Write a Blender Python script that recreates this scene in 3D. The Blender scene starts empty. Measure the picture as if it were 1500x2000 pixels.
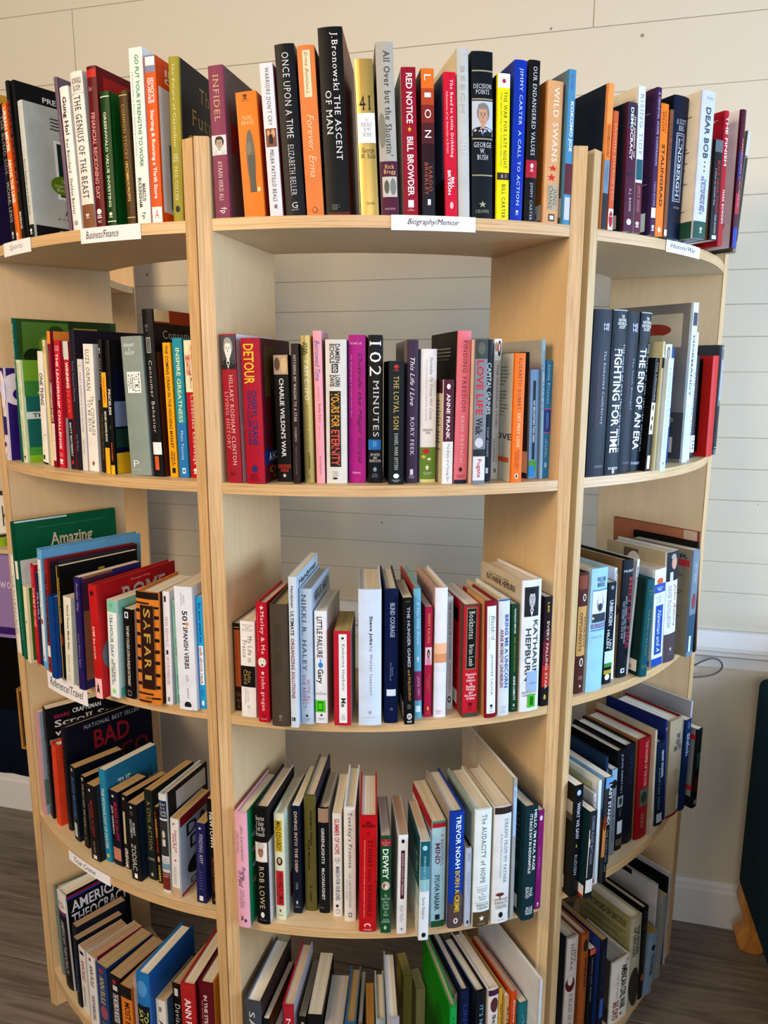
import bpy, bmesh, math, random
from mathutils import Matrix, Vector
S = bpy.context.scene
COL = S.collection
R = math.radians

# ---------------------------------------------------------------- camera
cd = bpy.data.cameras.new('camera'); cam = bpy.data.objects.new('camera', cd); COL.objects.link(cam)
cd.sensor_fit = 'HORIZONTAL'; cd.sensor_width = 36.0; cd.lens = 36.0 * 1432.18 / 1500.0
cd.clip_start = 0.02
cam.matrix_world = Matrix.Translation((0, 0, 1.4097)) @ Matrix.Rotation(R(90 - 10.6414), 4, 'X') @ Matrix.Rotation(R(0.1618), 4, 'Z')
S.camera = cam

# ---------------------------------------------------------------- light
S.view_settings.view_transform = 'Standard'; S.view_settings.look = 'None'
S.view_settings.gamma = 1.0; S.view_settings.use_curve_mapping = False
S.view_settings.exposure = -0.16
wd = bpy.data.worlds.new('world'); S.world = wd; wd.use_nodes = True
wd.node_tree.nodes['Background'].inputs[0].default_value = (0.85, 0.92, 1.0, 1)
wd.node_tree.nodes['Background'].inputs[1].default_value = 0.22

def area(name, loc, target, sx, sy, power, color):
    l = bpy.data.lights.new(name, 'AREA'); l.shape = 'RECTANGLE'; l.size = sx; l.size_y = sy
    l.energy = power; l.color = color
    o = bpy.data.objects.new(name, l); COL.objects.link(o); o.location = loc
    o.rotation_euler = (Vector(target) - Vector(loc)).to_track_quat('-Z', 'Y').to_euler()
    return o
area('ceiling_lamp', (-1.7, -0.5, 2.3), (0.5, 1.3, 1.1), 1.2, 0.9, 62, (1.0, 0.74, 0.46))
area('ceiling_lamp_far', (0.3, 0.2, 3.0), (0.2, 1.5, 1.6), 1.4, 0.6, 3, (1.0, 0.86, 0.66))
area('window_light', (2.35, 0.55, 1.35), (0.3, 1.6, 1.05), 1.4, 1.0, 84, (0.46, 0.68, 1.0))
area('window_light_front', (2.2, -1.3, 1.5), (0.2, 1.2, 1.1), 1.4, 1.2, 34, (0.68, 0.79, 1.0))
area('room_light', (0.1, -2.2, 1.7), (0.0, 1.2, 0.9), 2.2, 1.5, 46, (0.95, 0.97, 1.0))

# ---------------------------------------------------------------- materials
def lin(c):
    c = c / 255.0
    return c / 12.92 if c <= 0.04045 else ((c + 0.055) / 1.055) ** 2.4
def rgb(h):
    h = h.strip()
    if len(h) == 3: h = ''.join(q * 2 for q in h)
    return (lin(int(h[0:2], 16)), lin(int(h[2:4], 16)), lin(int(h[4:6], 16)), 1)
_m = {}
def mat(h, kind='ink'):
    key = (h, kind)
    if key in _m: return _m[key]
    m = bpy.data.materials.new(kind + '_' + h); m.use_nodes = True
    nt = m.node_tree; b = nt.nodes['Principled BSDF']; c = rgb(h) if kind == 'pages' else tuple(min(1, q ** 1.22 * 1.04) for q in rgb(h)[:3]) + (1,)
    b.inputs['Base Color'].default_value = c
    b.inputs['Roughness'].default_value = {'ink': 0.5, 'jacket': 0.42, 'paper': 0.85, 'cloth': 0.9, 'gloss': 0.25}.get(kind, 0.6)
    b.inputs['Specular IOR Level'].default_value = {'ink': .2, 'jacket': .14, 'paper': .2, 'cloth': .1, 'pages': .1}.get(kind, .5)
    if kind == 'foil': b.inputs['Metallic'].default_value = .75; b.inputs['Roughness'].default_value = .32
    if kind in ('jacket', 'cloth', 'gloss'):
        tc = nt.nodes.new('ShaderNodeTexCoord'); n = nt.nodes.new('ShaderNodeTexNoise')
        n.inputs['Scale'].default_value = 30 if kind != 'cloth' else 400; n.inputs['Detail'].default_value = 4
        mx = nt.nodes.new('ShaderNodeMix'); mx.data_type = 'RGBA'; mx.blend_type = 'MULTIPLY'
        r = nt.nodes.new('ShaderNodeMapRange'); r.inputs[1].default_value = 0.3; r.inputs[2].default_value = 0.75
        r.inputs[3].default_value = 0.88; r.inputs[4].default_value = 1.06
        nt.links.new(tc.outputs['Object'], n.inputs['Vector']); nt.links.new(n.outputs['Fac'], r.inputs[0])
        mx.inputs[0].default_value = 1; mx.inputs[6].default_value = c
        nt.links.new(r.outputs[0], mx.inputs[7]); nt.links.new(mx.outputs[2], b.inputs['Base Color'])
        bp = nt.nodes.new('ShaderNodeBump'); bp.inputs['Strength'].default_value = 0.12; bp.inputs['Distance'].default_value = 0.001
        nt.links.new(n.outputs['Fac'], bp.inputs['Height']); nt.links.new(bp.outputs[0], b.inputs['Normal'])
    if kind == 'pages':      # leaves of the page block: fine lines across the thickness
        tc = nt.nodes.new('ShaderNodeTexCoord'); mp = nt.nodes.new('ShaderNodeMapping')
        mp.inputs['Scale'].default_value = (420, 3, 3)
        n = nt.nodes.new('ShaderNodeTexNoise'); n.inputs['Scale'].default_value = 1.0; n.inputs['Detail'].default_value = 2
        r = nt.nodes.new('ShaderNodeValToRGB'); r.color_ramp.elements[0].position = 0.3; r.color_ramp.elements[1].position = 0.62
        r.color_ramp.elements[0].color = (c[0] * 0.8, c[1] * 0.77, c[2] * 0.7, 1); r.color_ramp.elements[1].color = c
        nt.links.new(tc.outputs['Object'], mp.inputs[0]); nt.links.new(mp.outputs[0], n.inputs['Vector'])
        nt.links.new(n.outputs['Fac'], r.inputs[0]); nt.links.new(r.outputs[0], b.inputs['Base Color'])
        b.inputs['Roughness'].default_value = 0.9
    _m[key] = m
    return m

def wood(name, c1, c2, scale, rough=0.42, strength=0.5):
    m = bpy.data.materials.new(name); m.use_nodes = True; nt = m.node_tree; b = nt.nodes['Principled BSDF']
    tc = nt.nodes.new('ShaderNodeTexCoord'); mp = nt.nodes.new('ShaderNodeMapping'); mp.inputs['Scale'].default_value = scale
    n = nt.nodes.new('ShaderNodeTexNoise'); n.inputs['Scale'].default_value = 1; n.inputs['Detail'].default_value = 8; n.inputs['Roughness'].default_value = 0.62
    n.inputs['Distortion'].default_value = 0.8
    n2 = nt.nodes.new('ShaderNodeTexNoise'); n2.inputs['Scale'].default_value = 5; n2.inputs['Detail'].default_value = 3
    r = nt.nodes.new('ShaderNodeValToRGB'); r.color_ramp.elements[0].position = 0.36; r.color_ramp.elements[1].position = 0.58
    r.color_ramp.elements[0].color = rgb(c1); r.color_ramp.elements[1].color = rgb(c2)
    mx = nt.nodes.new('ShaderNodeMix'); mx.data_type = 'RGBA'; mx.blend_type = 'MULTIPLY'; mx.inputs[0].default_value = strength
    cr = nt.nodes.new('ShaderNodeValToRGB'); cr.color_ramp.elements[0].color = (0.78, 0.76, 0.72, 1); cr.color_ramp.elements[0].position = 0.3; cr.color_ramp.elements[1].position = 0.7
    L = nt.links.new
    L(tc.outputs['Object'], mp.inputs[0]); L(mp.outputs[0], n.inputs['Vector']); L(n.outputs['Fac'], r.inputs[0])
    L(tc.outputs['Object'], n2.inputs['Vector']); L(n2.outputs['Fac'], cr.inputs[0])
    L(r.outputs[0], mx.inputs[6]); L(cr.outputs[0], mx.inputs[7]); L(mx.outputs[2], b.inputs['Base Color'])
    b.inputs['Roughness'].default_value = rough
    bp = nt.nodes.new('ShaderNodeBump'); bp.inputs['Strength'].default_value = 0.08; bp.inputs['Distance'].default_value = 0.001
    L(n.outputs['Fac'], bp.inputs['Height']); L(bp.outputs[0], b.inputs['Normal'])
    return m
M_PANEL = wood('maple_panel', 'd3b182', 'd7b788', (60, 60, 9), .45, .3)
M_SHELF = wood('maple_shelf', 'd8bc90', 'dec49a', (5, 90, 90), .45, .3)
M_EDGEV = wood('maple_edge_upright', 'b8925f', 'd6b07e', (320, 320, 7), 0.38, 0.3)
M_EDGEH = wood('maple_edge_strip', 'b8925f', 'd6b07e', (7, 7, 420), 0.38, 0.3)
M_FLOOR = wood('grey_oak_plank', '655b52', '857a70', (4, 60, 60), 0.5, 0.8)
M_LEG = wood('honey_wood', 'a86a2c', 'c4883e', (60, 60, 8), 0.3, 0.4)

def paint(name, c, bump=0.25, scale=9, spots=True):
    m = bpy.data.materials.new(name); m.use_nodes = True; nt = m.node_tree; b = nt.nodes['Principled BSDF']; L = nt.links.new
    tc = nt.nodes.new('ShaderNodeTexCoord')
    n = nt.nodes.new('ShaderNodeTexNoise'); n.inputs['Scale'].default_value = scale; n.inputs['Detail'].default_value = 7
    L(tc.outputs['Object'], n.inputs['Vector'])
    mp = nt.nodes.new('ShaderNodeMapping'); mp.inputs['Scale'].default_value = (2.5, 2.5, 60)
    g = nt.nodes.new('ShaderNodeTexNoise'); g.inputs['Scale'].default_value = 1; g.inputs['Detail'].default_value = 5
    L(tc.outputs['Object'], mp.inputs[0]); L(mp.outputs[0], g.inputs['Vector'])
    ad = nt.nodes.new('ShaderNodeMath'); ad.operation = 'ADD'; L(n.outputs['Fac'], ad.inputs[0])
    mu = nt.nodes.new('ShaderNodeMath'); mu.operation = 'MULTIPLY'; mu.inputs[1].default_value = 0.5 if spots else 0.05
    L(g.outputs['Fac'], mu.inputs[0]); L(mu.outputs[0], ad.inputs[1])
    bp = nt.nodes.new('ShaderNodeBump'); bp.inputs['Strength'].default_value = bump; bp.inputs['Distance'].default_value = 0.006
    L(ad.outputs[0], bp.inputs['Height']); L(bp.outputs[0], b.inputs['Normal'])
    b.inputs['Base Color'].default_value = rgb(c); b.inputs['Roughness'].default_value = 0.55
    if spots:                       # nail holes and chips of the old painted boards
        v = nt.nodes.new('ShaderNodeTexVoronoi'); v.inputs['Scale'].default_value = 7.5
        L(tc.outputs['Object'], v.inputs['Vector'])
        lt = nt.nodes.new('ShaderNodeMath'); lt.operation = 'LESS_THAN'; lt.inputs[1].default_value = 0.032
        L(v.outputs['Distance'], lt.inputs[0])
        mx = nt.nodes.new('ShaderNodeMix'); mx.data_type = 'RGBA'; L(lt.outputs[0], mx.inputs[0])
        mx.inputs[6].default_value = rgb(c); mx.inputs[7].default_value = rgb('8f8272'); L(mx.outputs[2], b.inputs['Base Color'])
    return m
M_WALL = paint('board_paint', 'd3c9b3')
M_WAINS = paint('plaster_paint', 'd2c8b4', 0.08, 40, False)
M_TRIM = paint('trim_paint', 'dcdad6', 0.05, 30, False)

# ---------------------------------------------------------------- helpers
def link(name, me, parent=None, mats=()):
    for m in mats: me.materials.append(m)
    o = bpy.data.objects.new(name, me); COL.objects.link(o)
    if parent: o.parent = parent
    return o
def mesh(name, vs, fs, parent=None, mats=(), fm=None, smooth=False):
    me = bpy.data.meshes.new(name); me.from_pydata(vs, [], fs); me.update()
    o = link(name, me, parent, mats)
    if fm:
        for p, i in zip(me.polygons, fm): p.material_index = i
    if smooth:
        for p in me.polygons: p.use_smooth = True
    return o
def thing(name, label, cat, group=None, M=None):
    o = bpy.data.objects.new(name, None); COL.objects.link(o); o.empty_display_size = 0.02
    o['label'] = label; o['category'] = cat
    if group: o['group'] = group
    if M is not None: o.matrix_world = M
    return o
def boxdata(x0, x1, y0, y1, z0, z1):
    v = [(x0, y0, z0), (x1, y0, z0), (x1, y1, z0), (x0, y1, z0), (x0, y0, z1), (x1, y0, z1), (x1, y1, z1), (x0, y1, z1)]
    f = [(0, 3, 2, 1), (4, 5, 6, 7), (0, 1, 5, 4), (1, 2, 6, 5), (2, 3, 7, 6), (3, 0, 4, 7)]
    return v, f
def prism(pts, z0, z1):
    n = len(pts); v = [(x, y, z0) for x, y in pts] + [(x, y, z1) for x, y in pts]
    f = [tuple(range(n))[::-1], tuple(range(n, 2 * n))] + [(i, (i + 1) % n, n + (i + 1) % n, n + i) for i in range(n)]
    return v, f
def bevel(o, w, seg=2):
    b = o.modifiers.new('bevel', 'BEVEL'); b.width = w; b.segments = seg; b.limit_method = 'ANGLE'
    return o

# ---------------------------------------------------------------- room: back wall of painted boards, wainscot, mouldings, floor
WA = R(14); WD = 1.85                                   # wall: n.(x,y) = WD, turned 14 degrees
WM = Matrix.Rotation(-WA, 4, 'Z') @ Matrix.Translation((0, WD, 0))   # local x runs along the wall, local y into it
def struct(o): o['kind'] = 'structure'; return o
H0 = 1.4097
v, f = boxdata(-4, 3.4, 0.003, 0.12, 0, 3.0)
wall = struct(mesh('wall_back', v, f, None, [M_WALL])); wall.matrix_world = WM
js = [-.609, -.515, -.44, -.366, -.29, -.216, -.143, -.067, .007, .086, .157, .232, .31, .389, .463, .619, .755, .928, 1.08, 1.23, 1.38, 1.55]
random.seed(4)
for i in range(len(js) - 1):
    z0, z1 = H0 + js[i] + .0004, H0 + js[i + 1] - .0004
    cuts = [-4, 3.4]
    if 0.7 < js[i] < .9: cuts = [-4, -1.3, 0.012, 3.4]
    elif .9 < js[i] < 1.0: cuts = [-4, -1.106, 0.8, 3.4]
    elif i % 3 == 1: cuts = [-4, random.uniform(-2.5, -1.5), 1.9 + random.random(), 3.4]
    pr = random.uniform(0, .0012)
    for a, b in zip(cuts, cuts[1:]):
        v, f = boxdata(a + .0008, b - .0008, -pr, .006, z0, z1)
        o = mesh('board', v, f, wall, [M_WALL]); bevel(o, .0012, 1)
def strip(name, prof, mt, x0=-4, x1=3.4):               # moulding of a constant profile along the wall: prof = (y, z)
    n = len(prof); v = [(x0, y, z) for y, z in prof] + [(x1, y, z) for y, z in prof]
    f = [tuple(range(n))[::-1], tuple(range(n, 2 * n))] + [(i, (i + 1) % n, n + (i + 1) % n, n + i) for i in range(n)]
    o = struct(mesh(name, v, f, None, [mt])); o.matrix_world = WM; return o
zr = H0 - .609
strip('trim_1', [(.01, zr), (-.012, zr - .002), (-.03, zr - .030), (-.034, zr - .034), (-.034, zr - .044), (-.026, zr - .048), (-.026, zr - .058), (-.018, zr - .064), (-.008, zr - .066), (-.008, zr - .094), (.01, zr - .094)], M_TRIM)
strip('wall_lower', [(.01, zr - .09), (.0, zr - .09), (.0, .10), (.01, .10)], M_WAINS)
strip('baseboard_back', [(.01, .122), (-.004, .122), (-.010, .112), (-.010, .104), (-.016, .098), (-.016, .0), (.01, .0)], M_TRIM)
fl = struct(mesh('floor', *boxdata(-4, 3.4, -5.5, 0.01, -.05, -.004), None, [mat('2c2622', 'paper')])); fl.matrix_world = WM
k = 0
for r_ in range(11):                                    # plank rows parallel to the wall, nearest the wall first
    y1 = -.002 - r_ * .182; y0 = y1 - .180; x = -2.6 - (r_ * .47) % 1.2
    while x < 2.0:
        v, f = boxdata(0, 1.217, 0, y1 - y0, -.004, 0)
        o = mesh('plank', v, f, fl, [M_FLOOR]); o.location = (x, y0, random.uniform(-.0004, 0)); bevel(o, .001, 1)
        x += 1.22; k += 1

# ---------------------------------------------------------------- bookcase units: curved shelves between tapering side panels
W, WB, D, SG, SB, TH, SH = .265, .1915, .2108, .0452, .03, .02, .0169
ZO = .0527
ZS = {0: 1.7937 - ZO, 1: 1.6831 - ZO, 2: 1.297 - ZO, 3: .9135 - ZO, 4: .534 - ZO, 5: .1485 - ZO}
RR = (W * W + SG * SG) / (2 * SG)
def arcy(x, off=0): return RR - SG - math.sqrt((RR + off) ** 2 - x * x)
UN = {'C': (0.0138, 1.1407, 4.2077), 'L': (-0.5153, 1.2817, -32.9578), 'R': (0.5116, 1.3804, 45.9656), 'F': (0, 0, -80.0)}
_a, _b = R(-32.9578), R(-80.0); _cx = -(WB + .0212); _e = WB + .0212 + .006
_x = -.5153 + _cx * math.cos(_a) - D * math.sin(_a); _y = 1.2817 + _cx * math.sin(_a) + D * math.cos(_a)
UN['F'] = (_x - _e * math.cos(_b) + D * math.sin(_b), _y - _e * math.sin(_b) - D * math.cos(_b), -80.0)
def UM(u):
    x, y, a = UN[u]; return Matrix.Translation((x, y, 0)) @ Matrix.Rotation(R(a), 4, 'Z')
UL = {'C': 'maple bookcase bay with a Biography/Memoir card, between two other curved bays',
      'L': 'maple bookcase bay with Business/Finance and True Crime cards on its curved shelves',
      'R': 'maple bookcase bay with a History/War card, nearest the teal armchair',
      'F': 'maple bookcase bay turned away behind the Business/Finance bay, mostly hidden'}
def bookcase(u):
    t = thing('bookcase', UL[u], 'bookcase', 'curved maple bookcase bays', UM(u))
    k = (W - WB) / D; L = math.hypot(1, k)
    for s in (-1, 1):
        pts = [(s * W, .001), (s * (W + TH * L), .001), (s * (WB + TH * L), D), (s * WB, D)]
        if s > 0: pts = pts[::-1]
        bevel(mesh('side_panel', *prism(pts, 0, ZS[0]), t, [M_PANEL]), .0008, 1)
        sp = t.children[-1] if t.children else t
        e = [(s * W, -.0004), (s * (W + TH * L), -.0004), (s * (W + TH * L), .0012), (s * W, .0012)]
        if s > 0: e = e[::-1]
        mesh('edge_band', *prism(e, 0, ZS[0]), t, [M_EDGEV])
    for q in range(1, 6):
        zt = ZS[q]; n = 28; fr = []; bk = []
        for i in range(n + 1):
            x = -W + 2 * W * i / n; fr.append((x * .9995, arcy(x) + .0012))
            xb = -WB + 2 * WB * i / n; yb = D - .004 - SB * (1 - (xb / WB) ** 2); bk.append((xb * .999, yb))
        sh = mesh('shelf', *prism(fr + bk[::-1], zt - SH, zt), t, [M_SHELF])
        vs = []; fs = []
        for i, (x, y) in enumerate(fr):
            vs += [(x, y - .0012, zt - SH), (x, y - .0012, zt), (x, y + .0002, zt - SH), (x, y + .0002, zt)]
        for i in range(n):
            a = i * 4; b = a + 4
            fs += [(a, b, b + 1, a + 1), (a + 1, b + 1, b + 3, a + 3), (a + 2, b + 2, b, a)]
        mesh('edge_strip', vs, fs, sh, [M_EDGEH])
    # curved plinth under the lowest shelf
    vs = []; fs = []
    for i in range(15):
        x = (-W + 2 * W * i / 14) * .999; y = arcy(x) + .03
        vs += [(x, y, 0), (x, y, ZS[5] - SH), (x, y + .015, 0), (x, y + .015, ZS[5] - SH)]
    for i in range(14):
        a = i * 4; b = a + 4; fs += [(a, b, b + 1, a + 1), (a + 2, a + 3, b + 3, b + 2), (a + 1, b + 1, b + 3, a + 3), (a, a + 2, b + 2, b)]
    mesh('plinth', vs, fs, t, [M_SHELF])
    return t
for u in 'CLRF': bookcase(u)

# ---------------------------------------------------------------- lettering: glyph meshes normalised to a unit box
_raw = {}
def need(texts):
    objs = []
    for key in texts:
        if key in _raw: continue
        s, bold, it, sf = key
        c = bpy.data.curves.new('t', 'FONT'); c.body = s.replace('\n', '\n'); c.resolution_u = 2; c.size = 1
        c.offset = .016 if bold else -.004; c.space_character = 1.0 if bold or it else 1.16; c.shear = .35 if it else 0; c.space_line = .85
        c.align_x = 'CENTER' if '\n' in s else 'LEFT'
        o = bpy.data.objects.new('t', c); COL.objects.link(o); objs.append((key, o)); _raw[key] = None
    bpy.context.view_layer.update(); dg = bpy.context.evaluated_depsgraph_get()
    for key, o in objs:
        me = bpy.data.meshes.new_from_object(o.evaluated_get(dg))
        vs = [(q.co.x, q.co.y) for q in me.vertices]; fs = [tuple(p.vertices) for p in me.polygons]
        if vs and key[3]: vs, fs = add_serifs(me, vs, fs)
        if vs:
            x0 = min(a for a, b in vs); x1 = max(a for a, b in vs); y0 = min(b for a, b in vs); y1 = max(b for a, b in vs)
            vs = [((a - x0) / max(x1 - x0, 1e-6), (b - y0) / max(y1 - y0, 1e-6)) for a, b in vs]
            _raw[key] = (vs, fs, (x1 - x0) / max(y1 - y0, 1e-6))
        else: _raw[key] = ([], [], 1)
        c = o.data; bpy.data.objects.remove(o); bpy.data.curves.remove(c); bpy.data.meshes.remove(me)
TK = 'vVihHI'
SERIF = set('''Another Season|Gung Ho!|THE GENIUS OF THE BEAST|HOWARD/BLOOM|FINANCIAL RECKONING DAY|The Future of Capitalism|PAUL COLLIER|The|Future|Capitalism|INFIDEL|AYAAN HIRSI ALI|J.Bronowski THE ASCENT|OF MAN|41|George/W. Bush|A/PORTRAIT/OF MY/FATHER|All Over but the Shoutin'|Rick/Bragg|The Road to Little Dribbling|DECISION/POINTS|GEORGE/W./BUSH|CROWN|THE WAR FOR LATE NIGHT|BILL CARTER|JIMMY CARTER  A CALL TO ACTION|OUR ENDANGERED VALUES|JIMMY CARTER|WILD SWANS|JUNG/CHANG|KOKOMO JOE|RISING TIDE|A MEDIEVAL HOME COMPANION|LINDBERGH|A SCOTT/BERG|PUTNAM|SUZE ORMAN|The COURAGE/TO BE RICH|HILLARY RODHAM CLINTON|LIVING HISTORY|HITCHING MY WAGON TO A STAR|102|MINUTES|JIM DWYER/AND/KEVIN FLYNN|THE LOYAL SON|DANIEL MARK EPSTEIN|RORY FEEK|ANNE FRANK|Walk|The Embattled Confederacy|The South Besieged|Amazing|ROME|ROME then and now|My Life in/France|Julia/Child|Marley & Me|john grogan|ORGANIZING SOLUTIONS|ULTIMATE|NIKKI R. HALEY|Katharine Hepburn|Me|BLIND COURAGE|Booknotes|Brian Lamb|America's/Finest/Authors/on/Reading,/Writing,/and/the Power/of Ideas|BRING ME A UNICORN|ANNE MORROW LINDBERGH|DAVID McCULLOUGH|BURNSIDE|WILLIAM/MARVEL|OPPONENTS|WORTHY|AMERICAN|THEOCRACY|AMERICAN THEOCRACY|DIVING INTO THE DEEP|Angela's Ashes|Frank McCourt|Stories/I Only/Tell My/Friends|GREENLIGHTS|McCONAUGHEY|Tuesday's Promise|LUIS CARLOS MONTALVAN|STONES into SCHOOLS|DEWEY|READING LOLITA IN TEHRAN|A BEAUTIFUL|MIND|SYLVIA NASAR|The AUDACITY of HOPE|BARACK/OBAMA|DREAMS FROM MY FATHER|JEFF/SHAARA|A BLAZE OF GLORY|THE SWORD OF LINCOLN|THE SWORD/OF LINCOLN|SARAH|FINDING FREEDOM|ERIN FRENCH|WHAT WE SAW|Still Human|FINDING AMY|ZODIAC|NOBODY|Shiloh|THE/HEART|UNBROKEN|MEN OF FIRE|JENNIFER LAUCK|WINSTON S. CHURCHILL|THE UNSOLVED MURDERS|DALE HUDSON|Scroll Saw|Another|GREENWALD VALUE INVESTING|ELIZABETH BELLER|STAR/WARS'''.split('|'))
def tkey(kind, s):
    sf = s in SERIF
    s = s.replace('/', '\n')
    return (s, kind in 'VH', kind in 'iI', sf)
def add_serifs(me, vs, fs):                              # short slabs on every free stem end turn the plain face into a serif one
    cnt = {}
    for f in fs:
        for a, b in zip(f, f[1:] + f[:1]): cnt[(min(a, b), max(a, b))] = cnt.get((min(a, b), max(a, b)), 0) + 1
    vs = list(vs); fs = list(fs)
    cen = {}
    for f in fs:
        for a, b in zip(f, f[1:] + f[:1]): cen[(min(a, b), max(a, b))] = sum(vs[i][1] for i in f) / len(f)
    for (a, b), c in list(cnt.items()):
        if c != 1: continue
        (xa, ya), (xb, yb) = vs[a], vs[b]; L = abs(xa - xb)
        if abs(ya - yb) > .012 or not .045 < L < .2: continue
        up = cen[(a, b)] < ya; x0, x1 = min(xa, xb) - .055, max(xa, xb) + .055
        y0, y1 = (ya - .045, ya) if up else (ya, ya + .045)
        n = len(vs); vs += [(x0, y0), (x1, y0), (x1, y1), (x0, y1)]; fs += [(n, n + 1, n + 2), (n, n + 2, n + 3)]
    return vs, fs

class Art:                                              # collects flat shapes of one face into one mesh with several inks
    def __init__(self): self.v = []; self.f = []; self.fm = []; self.mats = []
    def mi(self, h):
        m = mat(h)
        if m not in self.mats: self.mats.append(m)
        return self.mats.index(m)
    def add(self, vs, fs, h):
        n = len(self.v); i = self.mi(h); self.v += vs; self.f += [tuple(a + n for a in q) for q in fs]; self.fm += [i] * len(fs)
    def build(self, name, parent):
        if self.v: return mesh(name, self.v, self.f, parent, self.mats, self.fm)

def rect(F, h, x0, x1, y0, y1, art, n=6):
    vs = []; fs = []
    for i in range(n + 1):
        x = x0 + (x1 - x0) * i / n; vs += [F(x, y0), F(x, y1)]
    for i in range(n): fs.append((2 * i, 2 * i + 2, 2 * i + 3, 2 * i + 1))
    art.add(vs, fs, h)
def disc(F, h, x0, x1, y0, y1, art, n=20, star=0):
    cx, cy, rx, ry = (x0 + x1) / 2, (y0 + y1) / 2, (x1 - x0) / 2, (y1 - y0) / 2
    vs = [F(cx, cy)]; fs = []
    if star:
        for i in range(10):
            a = math.pi * i / 5 - math.pi / 2; r = 1 if i % 2 == 0 else .42
            vs.append(F(cx + rx * r * math.cos(a), cy + ry * r * math.sin(a)))
        fs = [(0, 1 + i, 1 + (i + 1) % 10) for i in range(10)]
    else:
        for ring in (.5, 1):
            for i in range(n):
                a = 2 * math.pi * i / n; vs.append(F(cx + rx * ring * math.cos(a), cy + ry * ring * math.sin(a)))
        fs = [(0, 1 + i, 1 + (i + 1) % n) for i in range(n)] + [(1 + i, 1 + n + i, 1 + n + (i + 1) % n, 1 + (i + 1) % n) for i in range(n)]
    art.add(vs, fs, h)
def split(vs, fs, ax, lim):                              # cuts triangles that are long across the spine, so letters follow its curve
    vs = list(vs); out = []; st = [list(f) for f in fs]
    while st:
        f = st.pop()
        q = [vs[i][ax] for i in f]
        if len(f) != 3 or max(q) - min(q) <= lim: out.append(tuple(f)); continue
        L = [abs(vs[f[i]][ax] - vs[f[(i + 1) % 3]][ax]) for i in range(3)]; i = L.index(max(L)); a, b, c = f[i], f[(i + 1) % 3], f[(i + 2) % 3]
        vs.append(((vs[a][0] + vs[b][0]) / 2, (vs[a][1] + vs[b][1]) / 2)); n = len(vs) - 1
        st += [[a, n, c], [n, b, c]]
    return vs, out
def glyphs(F, kind, s, h, x0, x1, y0, y1, art):
    vs, fs, asp = _raw[tkey(kind, s)]
    if x1 - x0 > .3: vs, fs = split(vs, fs, 1 if kind in 'vVi' else 0, .3 / (x1 - x0))
    if kind in 'vVi': pv = [F(x0 + b * (x1 - x0), y0 + a * (y1 - y0)) for a, b in vs]
    else: pv = [F(x0 + a * (x1 - x0), y1 + b * (y0 - y1)) for a, b in vs]
    art.add(pv, fs, h)

def face_map(face, w, d, H, sy, base):
    def mk(layer):
        e = base + layer * .00006
        if face == 'S': return lambda x, y: ((x - .5) * w * .985, sy((x - .5) * w) - e, H * (1 - y))
        e = .00012 + layer * .00003
        if face == 'R': return lambda x, y: (w / 2 + e, .005 + x * (d - .006), H * (1 - y))
        return lambda x, y: (-w / 2 - e, .005 + (1 - x) * (d - .006), H * (1 - y))
    return mk

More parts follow.
